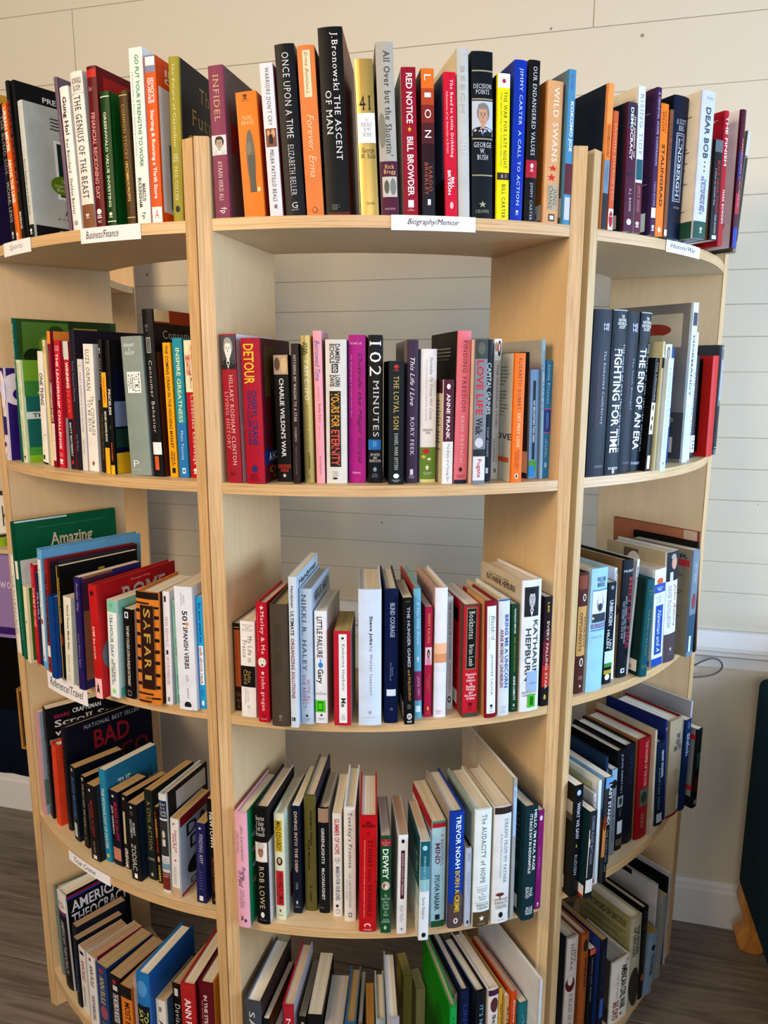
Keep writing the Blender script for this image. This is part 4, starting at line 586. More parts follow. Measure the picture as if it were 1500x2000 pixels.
0.1713|-0.0406|16.43|0.0428|0.197|0.1261|1.64|h|d88838 5c3418||tiger striped hardback with brass letters SAFARI on a brown plate|b~~241a14~0~1~.0~.06;b~~241a14~0~.6~.09~.105;b~~241a14~.5~1~.12~.14;b~~241a14~0~.25~.15~.18;b~~241a14~.75~1~.2~.23;b~~241a14~0~.22~.25~.28;b~~241a14~.78~1~.3~.33;b~~241a14~0~.25~.36~.39;b~~241a14~.75~1~.4~.43;b~~241a14~0~.2~.47~.5;b~~241a14~.78~1~.5~.53;b~~241a14~0~.22~.58~.61;b~~241a14~.76~1~.6~.63;b~~241a14~0~.22~.69~.72;b~~241a14~.78~1~.71~.74;b~~241a14~0~.2~.8~.83;b~~241a14~.8~1~.82~.85;b~~241a14~0~.7~.895~.91;b~~241a14~.4~1~.93~.945;b~~241a14~0~.6~.965~.98;b~~8c6430~.2~.82~.11~.86;b~~3a1c1a~.22~.8~.115~.855;V~S~c0a050~.36~.66~.14~.22;V~A~c0a050~.36~.66~.24~.33;V~F~c0a050~.36~.66~.36~.44;V~A~c0a050~.36~.66~.47~.56;V~R~c0a050~.36~.66~.59~.67;V~I~c0a050~.36~.66~.73~.77;b~~8c7434~.35~.65~.93~.95
0.1986|-0.022|16.82|0.0126|0.1983|0.1269|1.13|p|e4e4ec||white spine with red and blue chess lettering|b~~334~.2~.5~.04~.09;v~FRED REINFELD~b07888~.3~.65~.22~.48;b~~334~.3~.6~.51~.55;v~HOW TO BE A WINNER AT CHESS~a8506c~.3~.7~.57~.82;b~~888~.3~.6~.93~.97
0.2121|-0.0135|17.04|0.0076|0.1843|0.1179|0.0|p|8cbcb0||thin sage green spine, SMALL DOGS|v~Lockhart~386858~.35~.7~.03~.15;v~SMALL DOGS~386858~.35~.7~.36~.52;v~TRAINING GUIDE~4a7c6c~.35~.65~.7~.85;V~WILLOW~345~.35~.7~.9~.98
0.2401|-0.0183|19.06|0.0314|0.2122|0.1358|0.0|p|e2e4ec d8dce4||thick white spine, 501 SPANISH VERBS|v~Kendris/and Kendris~778~.35~.6~.05~.15;V~501~222~.4~.7~.19~.3;s~~e89838~.55~.8~.27~.32;V~SPANISH VERBS~2a2a30~.42~.68~.32~.66;v~with CD ROM~777~.45~.6~.71~.76;v~BARRON'S~666~.48~.58~.82~.9;o~~2a2a2a~.3~.7~.93~.99;b~~e2e4ec~.25~.75~.975~1;Rb~~222~.2~.9~.1~.2
0.2586|-0.0021|19.2|0.0114|0.1941|0.0953|0.0|p|30a8dc||sky blue spine by the divider post, talk about race|V~So you want to~1c2c5c~.3~.75~.05~.4;b~~e8f0f4~.2~.85~.43~.78;V~talk about race~b83040~.3~.75~.44~.77;v~Ijeoma/Oluo~1c4868~.25~.7~.82~.89;o~~e8f0f4~.3~.7~.92~.97
'''),
('C', 3, r'''
-0.2535|0.0119|-19.22|0.0119|0.1513|0.0969|0.0|p|2c1c14||small dark brown and rust paperback beside the first post|b~~a85828~.15~1~.07~.72;v~TO HAVE AND HAVE NOT~7a4018~.4~.7~.12~.7;b~~c8b088~.1~.95~.04~.046;h~The True/Story of/a Life~a8744c~.2~.9~.78~.97
-0.2338|-0.0136|-17.1|0.0248|0.163|0.1043|0.64|p|ece8e4 d8c8b0||white spine with a black box, My Life in France|h~NEW YORK/TIMES/BESTSELLER~999~.15~.85~.03~.1;v~My Life in/France~6a685c~.15~.8~.15~.42;b~~1c1414~0~1~.46~.68;v~Julia/Child~c8a860~.2~.7~.5~.65;v~with Alex/Prud'homme~aaa~.25~.55~.7~.85;o~~ccc~.4~.6~.87~.91;L~~ddd~.4~.7~.92~.96
-0.2079|-0.033|-14.63|0.0185|0.1994|0.1276|0.0|h|c02038 b01c2c||bright red spine with a round puppy picture|s~~f4e4e4~.35~.75~.02~.06;v~Marley & Me~f4e4e4~.35~.75~.07~.42;v~life and love with the world's worst dog~e8a8a8~.12~.22~.08~.4;o~~e0c8b8~.1~.85~.45~.53;o~~e8e4e0~.2~.75~.46~.52;o~~332~.42~.58~.5~.52;o~~332~.32~.4~.475~.485;o~~332~.58~.66~.475~.485;s~~f4e4e4~.35~.7~.56~.6;v~john grogan~f4e4e4~.3~.7~.61~.9;o~~8c2838~.4~.6~.93~.955;h~MORROW~f0c0c0~.2~.8~.965~.975
-0.18|-0.0494|-11.8|0.0287|0.2005|0.1283|0.0|h|5a5044|a89878|thick plain brown cloth hardback with worn corners|v~WINSTON S. CHURCHILL~4c4238~.28~.6~.15~.55;m~~8a7a60~.4~.6~.9~.95
-0.1579|-0.0546|-11.2|0.0116|0.2463|0.1576|0.0|p|d0d8e0 b8c4cc||tall thin white spine leading in red, ULTIMATE ORGANIZING SOLUTIONS|V~Handyman~2c3440~.2~.65~.06~.2;V~ULTIMATE~333~.2~.65~.22~.38;V~ORGANIZING SOLUTIONS~8c3038~.2~.65~.4~.8;b~~222~.1~.6~.93~.955;v~rd~eee~.15~.5~.935~.95;Rv~~333~.3~.6~.1~.5;RH~Handyman~22303c~.1~.9~.04~.09
-0.1387|-0.0441|-11.18|0.0195|0.2236|0.1431|0.0|h|bcc8d4 b8c4d0||pale blue hardback in large thin capitals, WITH ALL DUE RESPECT|v~NIKKI R. HALEY~3c4858~.2~.55~.04~.6;v~WITH ALL/DUE RESPECT~a85c94~.15~.8~.63~.88;s~~222~.35~.65~.92~.95;h~ST. MARTIN'S/PRESS~667~.2~.8~.955~.975;RH~NIKKI R. HALEY~4c5868~.1~.9~.05~.12
-0.116|-0.0423|-10.57|0.0194|0.187|0.1197|0.0|p|e4e6ea c0b4a8||white spine with a blue drop and a green sticker, LITTLE FAILURE|V~LITTLE FAILURE~222~.2~.65~.05~.41;o~~2890d0~.28~.68~.45~.5;s~~2890d0~.4~.56~.41~.46;V~Gary~222~.1~.7~.51~.64;h~A/SHTEYNGART~445~.05~.95~.705~.74;b~~58c828~.0~.85~.79~.9;b~~1c4c18~.2~.65~.805~.885;b~~58c828~.25~.6~.815~.875;s~~222~.35~.65~.91~.94;h~RANDOM/HOUSE~333~.2~.75~.95~.97
-0.0826|-0.053|-6.2|0.0263|0.1572|0.1006|0.0|p|c02c40 d8d8d8|b09c68|small fat red paperback with a white title strip, pages deeply yellowed|b~~e4e4e4~.3~.78~.03~.97;o~~333~.45~.62~.06~.085;h~BALLANTINE~444~.36~.74~.095~.1;v~Katharine Hepburn~333~.45~.66~.13~.62;V~Me~333~.42~.7~.7~.8;h~0 345/32540/US 5.99~555~.4~.68~.88~.94
-0.0392|-0.0552|-2.44|0.0358|0.224|0.1434|0.0|h|d0dcec d0dcec b0b4b4||thickest bluish white hardback, spine text by Walter Isaacson|V~Steve Jobs~222~.45~.62~.19~.4;v~by Walter Isaacson~7a8490~.45~.62~.41~.77;s~~aab~.4~.6~.88~.92;h~SIMON & SCHUSTER~99a~.25~.75~.935~.942;Lo~~8a8e90~.3~.9~.2~.6;Lo~~60666a~.5~.8~.3~.5
-0.0053|-0.0501|-0.82|0.0212|0.2224|0.1423|0.0|h|12224c||dark navy cloth hardback with a round cornered white sticker, BLIND COURAGE|V~BLIND COURAGE~a8b4cc~.4~.75~.1~.35;v~Irwin/McCleland~98a4c0~.4~.65~.54~.67;b~~d4dce4~.15~.85~.74~.79;v~HASWIN~889ab8~.4~.65~.88~.9
0.0237|-0.0564|1.69|0.0161|0.2101|0.1045|-1.27|p|17191e||black spine, white and gold lettering ending and PHILOSOPHY|v~IRWIN~a08850~.3~.7~.025~.035;V~THE HUNGER GAMES~b0b4bc~.4~.7~.07~.54;V~and PHILOSOPHY~a88848~.4~.68~.56~.81;L~~888~.3~.7~.84~.88;o~~e8e4e0~.25~.75~.91~.96;o~~17191e~.33~.67~.918~.952;V~W~e8e4e0~.38~.6~.92~.95;H~WILEY~e8e4e0~.25~.75~.97~.985;LV~SURVIVAL OF THE FITTEST~445~.3~.6~.3~.8;Lq~~~.55~.95~.84~.96
0.0402|-0.0356|3.03|0.0115|0.2183|0.1397|-1.06|h|78b4c8 78b4c8 a83038||aqua spine over a plum band, If You Only Knew|i~If You Only Knew~e0f0f4~.25~.75~.1~.43;s~~d0e8f0~.25~.75~.5~.57;b~~983868~0~1~.63~.86;v~JAMIE IVEY~e8c8d8~.3~.7~.67~.82;b~~e0f0f4~.1~.8~.9~.95
0.0559|-0.0322|4.41|0.012|0.1868|0.119|0.0|p|b82850||short raspberry spine with a photo of a woman in pink|v~MINDY KALING~d8b060~.35~.7~.06~.32;b~~e4ccd0~.05~.95~.36~.52;o~~241c1c~.3~.7~.38~.46;o~~c89070~.4~.62~.4~.45;b~~e090a8~.25~.8~.46~.52;v~IS EVERYONE HANGING OUT/WITHOUT ME?~c88050~.25~.7~.6~.78;o~~d8a858~.35~.65~.9~.94;h~THREE RIVERS~c86c80~.2~.8~.95~.965
0.0755|-0.0344|5.43|0.02|0.2183|0.1397|0.0|h|e4e4ec e4e4ec c8a498||white jacket with bare skin tones across its lower half|b~~e8bc98~0~1~.42~.5;b~~d89c74~0~1~.5~.57;b~~dcdce0~0~1~.6~.64;h~Regan/Arts.~d86868~.2~.65~.94~.975;Lb~~c8988c~.2~.95~.1~.4;Lb~~dcae90~.4~1~.42~.62
0.0959|-0.0065|7.19|0.0106|0.1952|0.1249|-0.65|p|c0c4c4 c0c4c4 d8d4cc||grey paperback set back, THE OPPOSITE OF LONELINESS|V~THE OPPOSITE OF LONELINESS~38607c~.35~.65~.05~.55;V~MARINA KEEGAN~a8887c~.35~.65~.58~.85;o~~333~.15~.75~.88~.94;o~~c0c4c4~.3~.6~.895~.925
0.1242|-0.0373|9.28|0.0254|0.1917|0.1227|0.0|p|c42838 c42838 b82430||red paperback edged in olive with a tall black title box, Booknotes|b~~5c5444~0~1~0~.02;b~~5c5444~0~1~.96~1;b~~8c7c5c~.14~.84~.03~.57;b~~101010~.2~.78~.04~.56;v~Booknotes~e0dcd0~.3~.68~.06~.3;v~Brian Lamb~e0dcd0~.35~.65~.35~.54;H~America's/Finest/Authors/on/Reading,/Writing,/and/the Power/of Ideas~f0d0d0~.1~.92~.6~.84;m~~200~.35~.65~.87~.9;h~VINTAGE/BOOKS~600~.35~.65~.91~.94;Lb~~5c5444~.9~1~0~1;Lb~~101010~.1~.8~.08~.2;LL~~881020~.15~.85~.25~.75;Lq~~~.1~.8~.82~.94
0.1579|-0.0427|11.9|0.0198|0.1978|0.0966|-1.25|h|8c1c34 8c1c34 c89c68||maroon jacket framing a long white panel, Blackbird|b~~dfe6e0~.12~.9~.04~.96;i~Blackbird~333~.45~.8~.12~.33;v~A CHILDHOOD LOST AND FOUND~556~.25~.33~.1~.4;v~JENNIFER LAUCK~556~.4~.65~.45~.8;m~~222~.4~.65~.88~.92;h~POCKET~222~.35~.7~.935~.95;Lb~~8c1c34~0~.2~0~1;Lb~~b8303c~.2~.35~.1~.9
0.1804|-0.0361|13.19|0.0196|0.1984|0.127|-1.31|h|d4d8dc d4d8dc c8b898||white spine with thick blue words, BRING ME A UNICORN|V~BRING ME A UNICORN~2858a8~.55~.88~.13~.76;V~ANNE MORROW LINDBERGH~7c4058~.15~.42~.25~.75;h~Harcourt/Brace/Jovanovich~889~.2~.8~.91~.94;L~~aab~.3~.7~.95~.98;b~~2c6c90~0~1~0~.012
0.2002|-0.0237|15.36|0.0121|0.1865|0.0976|-1.27|p|1c4c30||narrow forest green spine, TRAVELING MERCIES|V~TRAVELING MERCIES~d8dccc~.4~.65~.04~.27;v~SOME THOUGHTS ON FAITH~b8a848~.4~.62~.3~.62;V~ANNE LAMOTT~e4e4dc~.35~.68~.66~.89;o~~a8bca8~.35~.65~.92~.95;h~ANCHOR~a8bca8~.25~.75~.965~.975
0.2267|-0.0228|16.0|0.0348|0.2254|0.1442|-0.7|h|dfe0e2 dfe0e2 c8bca4||tall cream jacket with a black and white portrait and sticky labels|p~~444~.1~.85~.05~.27;V~KATHARINE~4c5054~.6~.85~.3~.78;V~HEPBURN~4c5054~.2~.48~.36~.76;b~~9cb4cc~.3~.9~.69~.84;h~A/NOTHING~5c7088~.45~.8~.76~.79;V~~333~.2~.8~.8~.84;h~BARBARA/LEAMING~333~.1~.9~.84~.88;b~~50b828~.38~.8~.87~.97;b~~2c7018~.5~.7~.885~.955;LH~KATHARINE HEPBURN~4c3c30~.15~.85~.07~.12;Lh~NOTES FOR BARBARA LEAMING~554~.2~.7~.05~.065;LL~~8c8068~.2~.9~.2~.6
0.2577|-0.005|19.22|0.0151|0.1915|0.1226|-0.01|p|2a1620||black to crimson spine by the second post, EVERY FALLING STAR|b~~7c1c30~0~1~.4~.62;b~~b83020~0~1~.62~.82;b~~4c1828~0~1~.3~.4;V~LEE~c8a848~.35~.6~.05~.14;V~EVERY FALLING STAR~d8c0a8~.35~.68~.22~.84;b~~15121a~0~1~.84~1;o~~c8a848~.3~.6~.89~.94
'''),
('R', 3, r'''
-0.2455|-0.0007|-18.49|0.0196|0.2184|0.1398|0.0|h|5c3430||brown and tan banded spine with little oval portraits, OPPONENTS|b~~8c4c38~0~1~.02~.13;o~~e0d4c0~.4~.8~.17~.23;o~~4c342c~.48~.72~.18~.22;b~~c8a064~0~1~.27~.68;V~WORTHY~5c3020~.65~.9~.34~.62;V~OPPONENTS~5c3020~.2~.5~.32~.64;o~~e0d4c0~.35~.8~.7~.77;o~~4c342c~.45~.7~.71~.76;h~NELSON/CURRENT~c8a890~.3~.85~.85~.88;s~~ddd~.4~.7~.92~.95
-0.2175|-0.0153|-17.83|0.037|0.2244|0.1436|0.0|h|a4cce8 a4cce8 d8d4c8||pale blue hardback with an engraved officer in whiskers|H~WILLIAM/MARVEL~5c6880~.3~.85~.07~.15;b~~3880b8~.1~1~.17~.178;b~~d8dce4~.1~1~.18~.43;o~~8c9098~.35~.78~.2~.35;o~~d8d0c8~.38~.72~.2~.3;o~~3c4450~.42~.7~.28~.34;b~~3c4450~.12~.95~.36~.43;s~~e8e4d8~.1~.25~.38~.41;H~BURNSIDE~8c5c80~.1~.98~.44~.48;b~~3880b8~.1~1~.49~.498;h~CHAPEL HILL~8cacc8~.15~.85~.54~.56
-0.1724|-0.0161|-16.69|0.0193|0.19|0.1216|0.0|p|1c242c||small black spine with an island strip near its foot, UNBROKEN|o~~8c9498~.3~.7~.03~.07;V~UNBROKEN~d4d8d8~.25~.7~.17~.42;V~HILLEN~d4d8d8~.15~.45~.46~.64;V~LAU~d4d8d8~.5~.8~.56~.65;b~~c8dce8~0~1~.67~.83;b~~4c8c48~0~1~.79~.83;b~~b8a030~0~1~.86~.9;o~~e4e4e0~.15~.75~.9~.96
-0.1454|-0.0125|-16.03|0.006|0.2112|0.1352|-1.84|p|e4e4e8||slim white spine squeezed in front of a burnt paper cover|V~THUNDER~1c1c1c~.1~.85~.02~.15
-0.1251|-0.0224|-15.49|0.0251|0.223|0.1427|0.0|h|1a242c 1a242c 8c6c48||tall black jacket with burnt brown back cover, MEN OF FIRE|H~HURST~c8d0d8~.05~.98~.08~.1;V~MEN OF FIRE~a83848~.55~.95~.14~.75;v~GRANT, FORREST, AND THE CAMPAIGN/THAT DECIDED THE CIVIL WAR~b8c0c8~.1~.5~.3~.7;b~~c8d0d8~.25~.65~.92~.96;b~~1a242c~.38~.55~.93~.95;Lb~~b89868~.5~.95~.12~.6;Lo~~5c3018~.5~1~.35~.5;Lb~~c8bca0~.1~.9~.65~.95
-0.1066|-0.0225|-14.95|0.0055|0.2195|0.15|3.0|p|dcdce0||white spine with a little black figure, behind the green cloth one|o~~222~.3~.7~.06~.1;b~~222~.35~.65~.1~.17
-0.0968|-0.0501|-17.92|0.018|0.186|0.119|1.5|h|1c5c64 1c5c64 1c3c38||dark teal cloth hardback with faint gold print|h~MacKinlay/Kantor~6c8c70~.2~.85~.1~.16;v~The Battle to the Finish~8c9858~.35~.6~.3~.78;b~~8c9858~.1~.9~.88~.884;b~~8c9858~.1~.9~.9~.904;Lq~~~.4~.95~.84~.96
-0.0278|-0.044|-12.31|0.0325|0.1928|0.1234|-2.2|p|dce0e4 dce0e4 c8c4bc||white and blue paperback with a scalloped blue title plate|o~~c86838~.2~.75~.09~.16;b~~2c58a8~0~1~.15~.24;H~SCOTT L./BERG~c8d4e8~.2~.8~.18~.22;h~NO/CANDIDATE/FOR/SIBLING~98a8c0~.1~.85~.26~.34;b~~2c58a8~.2~.85~.37~.88;i~Newman and A~dce4f0~.35~.7~.42~.85;b~~2c58a8~0~1~.92~1;LL~~a8a498~.1~.9~.05~.7;LV~hammer~8c98a0~.5~.95~.1~.35;Lb~~2c58a8~0~1~.94~1
0.0087|-0.053|-12.25|0.0356|0.2217|0.1419|-2.85|h|dcdce0 dcdce0 b8a888||big jacket with a painted statesman on top and a brown foot|b~~1c2430~0~1~0~.26;o~~c8a088~.35~.8~.04~.16;o~~a8a098~.3~.7~.02~.07;b~~c8c8c0~.25~.5~.18~.26;i~John Adams~b84858~.6~.9~.29~.68;v~DAVID McCULLOUGH~8a8c94~.2~.45~.3~.68;b~~5c4c50~0~1~.74~1;s~~c0b8b8~.4~.65~.86~.91;h~SIMON & SCHUSTER~a8a0a0~.3~.75~.92~.93;Lb~~6c5c48~.3~.55~.03~.3;Lo~~d8d0c0~.35~.6~.05~.28
0.0638|-0.0702|-10.3|0.0213|0.2173|0.1391|-0.44|p|7c8c98 7c8c98 8c8068||tan backed paperback at the end of the shelf, its spine a blue battle scene|v~GETTYSBURG~c8c4c0~.3~.7~.12~.3;o~~8c4c4c~.2~.8~.4~.55;b~~3c5c70~0~1~.6~.95;b~~c8d4d8~.2~.5~.8~.95;LH~FOR/~2c3858~.5~.95~.05~.09;Lb~~b03038~.5~.98~.1~.16;LL~~5c5440~.1~.9~.22~.7;Lq~~~.1~.7~.84~.95
0.0949|-0.0693|-10.24|0.006|0.2293|0.1467|-4.5|h|1c1814 1c1814 1c1814||flat black book lying against the rust coloured one|Lb~~2a2420~.1~.9~.1~.9
0.1054|-0.0671|-9.88|0.006|0.2483|0.2|-4.46|h|8c5438 8c5438 a86c4c||wide rust coloured book against the end panel|Lb~~b87c5c~0~1~0~.9;Lb~~d0b8a8~.85~1~0~.9
'''),
('L', 4, r'''
-0.2545|0.004|-19.0|0.0147|0.2371|0.066|1.51|p|d8a8ac 8ca4b0||thin pink edged book with a blue grey cover at the outer panel|Rb~~607c6c~0~1~.65~.9
-0.2316|0.0083|-18.94|0.0232|0.251|0.2|1.5|p|1a1a1a 18181a||black woodworking guide, white title across its cover|v~SCROLL SAW WORKSHOP~aaa~.2~.7~.3~.9;RH~SEARS~b02860~.06~.22~.07~.1;RH~CRAFTSMAN~ddd~.25~.55~.05~.09;RH~Scroll Saw~e0dcd8~.06~.8~.12~.18;RH~with~ddd~.06~.3~.2~.26;Rb~~8ca4b4~0~1~.28~.32
-0.198|0.0003|-14.7|0.0267|0.1814|0.0983|1.19|h|d85030||bright orange hardback leaning by the outer panel|V~The Fact Hound~f0a890~.12~.3~.3~.6;v~GENE BREWER~f0b8a0~.15~.3~.62~.85;b~~e8d8d0~.05~.2~.85~.95
-0.1589|0.0012|-9.04|0.0162|0.228|0.1946|0.0|h|23222a 16182a||large navy hardback with huge dark red letters BAD|V~BAD BLOOD~781c24~.15~.75~.1~.6;Rh~NATIONAL BEST SELLER~b8b8b8~.2~.85~.04~.08;RH~BAD~8c1c28~.3~.72~.12~.3;RH~CO~6c1822~.6~.95~.34~.5
-0.1155|-0.0112|-8.64|0.0217|0.1613|0.1032|0.0|p|1a2430|b89868|black pocket paperback with blue spine letters, next to the navy BAD|b~~c8c4b0~.35~.6~.02~.06;V~BLOOD BROTHERS~4c78b0~.3~.75~.14~.7;b~~b8c0c8~.2~.7~.76~.95
-0.0797|-0.0151|-5.98|0.0157|0.1553|0.0994|1.17|p|1c1a18|b89868|battered black pocket paperback with white serif title|m~~ddd~.3~.7~.02~.06;v~THE DAY AND THE HOUR~b8b4a8~.3~.75~.1~.7;L~~888~.3~.7~.72~.9
-0.0297|-0.0302|-0.46|0.0263|0.1578|0.101|-1.25|p|221e1e 34383a|b89868|black pocket paperback, MURDER IN ITALY in red|s~~ddd~.3~.6~.04~.09;V~MURDER IN ITALY~a83030~.4~.7~.2~.68;v~THE SHOCKING SLAYING~888~.2~.32~.25~.6;i~Candace Dempsey~a8a098~.35~.65~.74~.9;b~~ddd~.3~.7~.93~.98;RH~C~eee~.1~.6~.05~.12
-0.0061|-0.0183|-0.16|0.0173|0.1917|0.1227|-1.25|p|3090b0 2c7c9c||turquoise spine, THE PSYCHOLOGY OF, wavy pages on top|V~THE PSYCHOLOGY OF DEXTER~d0dcd8~.2~.7~.2~.86;o~~d8c860~.3~.7~.91~.96;Rb~~2c6c8c~.1~.9~.2~.6;RH~THE~c8dce4~.2~.45~.16~.26;RH~PSYCHOLOGY~a8c8d8~.4~1~.3~.4
0.0186|-0.0153|1.21|0.0263|0.1545|0.0697|-0.88|p|1c1c34|b89868|navy pocket paperback with a skyline photo at its foot, MURDER IN SIN CITY|s~~ddd~.3~.65~.04~.09;V~MURDER IN SIN CITY~b83444~.5~.85~.14~.66;V~JEFF GERMAN~ccc~.15~.4~.2~.58;b~~c08870~.1~.9~.76~.93
0.0411|-0.012|1.26|0.0162|0.1533|0.0981|0.65|p|241c1c|b89868|black pocket paperback with a long cream strip|s~~ddd~.3~.65~.02~.07;b~~c8bc98~.25~.6~.22~.66;V~GRISHAM~e0dcd8~.25~.8~.72~.98
0.0831|-0.0244|6.24|0.0233|0.1553|0.0994|-0.68|p|1c2024 1c3040|b89868|fat black pocket paperback in thin white letters, ZODIAC|s~~ddd~.3~.6~.02~.07;h~Edgar/Special~888~.3~.65~.09~.15;V~ROBERT/GRAYSMITH~b8bcc0~.2~.75~.2~.44;V~ZODIAC~b8b4b0~.2~.7~.52~.87;b~~eee~.35~.65~.91~.97;RH~R~eee~.2~.8~.86~.92
0.1066|-0.0066|7.99|0.0185|0.1826|0.1168|0.0|p|26302c|b89868|dark green spine in gold capitals, A CIVIL ACTION|v~A CIVIL ACTION~a89c68~.3~.75~.12~.66;h~HARR~b8b8b0~.1~.9~.75~.78;o~~b8b8b0~.35~.65~.92~.96
0.1269|-0.0055|9.43|0.0092|0.1544|0.0988|-1.0|p|241c18|b89868|narrow brown pocket paperback with red and yellow letters|V~SHATTERED DREAMS~b03828~.2~.6~.06~.6;V~VANESSA~c8a030~.2~.7~.15~.4;o~~c8a080~.2~.8~.64~.72;V~HOGAN~d8c050~.25~.8~.76~.97
0.1558|-0.0154|11.58|0.0163|0.1952|0.1249|0.0|h|d4d8d8 2c2c2c||hardback with a photo of a boy and brown foot, Ever Is a Long Time|b~~2c3c58~0~1~.06~.24;h~Ever/Is a/Long/Time~dddcd0~.15~.9~.08~.22;b~~3c3c3c~0~1~.26~.62;o~~c8c0b4~.3~.7~.36~.44;b~~d0ccc8~.3~.7~.45~.52;b~~7c9cac~0~1~.7~.76;h~A Journey/into/Mississippi~345~.1~.9~.64~.69;b~~7c3420~0~1~.79~.97;h~W. RALPH/EUBANKS~e0c8b8~.1~.9~.8~.84;RH~Ever Is a/Long Time~444~.3~.9~.06~.2;Rb~~c8c8c4~.2~.95~.04~.22
0.1814|-0.016|13.43|0.0168|0.1578|0.101|1.39|p|e0dcd8 b0b8c4|b89868|white spine with blood red words, Dances of Death|h~P~222~.3~.6~.05~.09;V~DANCE OF/DEATH~a84858~.2~.75~.14~.42;s~~b83040~.35~.7~.5~.54;v~DALE HUDSON~98949a~.3~.6~.6~.82;b~~c8a888~0~1~.87~1;Rb~~8c1c20~0~1~0~.12;RH~DA/DI~2c2030~.2~.9~.15~.5;Ro~~1a1a1c~.2~1~.6~.85;RH~DAL~334~.3~.9~.88~.95;Rb~~b02c34~0~1~.97~1
0.2288|-0.0002|16.75|0.0186|0.157|0.1005|1.44|p|2c2c60|b89868|violet blue pocket paperback, FINDING AMY|s~~ddd~.3~.65~.04~.08;v~FINDING AMY~c8c4dc~.4~.75~.13~.5;v~A True Story of Murder in Maine~8c8cb8~.2~.32~.2~.6;L~~5c5c98~.3~.7~.6~.85;b~~ddd~.3~.7~.91~.97
0.2527|0.0103|19.22|0.013|0.2053|0.0714|-0.69|p|16181a|c8a878|black spine beside the divider post, NEWTOWN|V~NEWTOWN~f0ece8~.3~.8~.12~.45;v~MATTHEW LYSIAK~a85838~.3~.65~.55~.88;s~~a86838~.3~.65~.93~.97
'''),
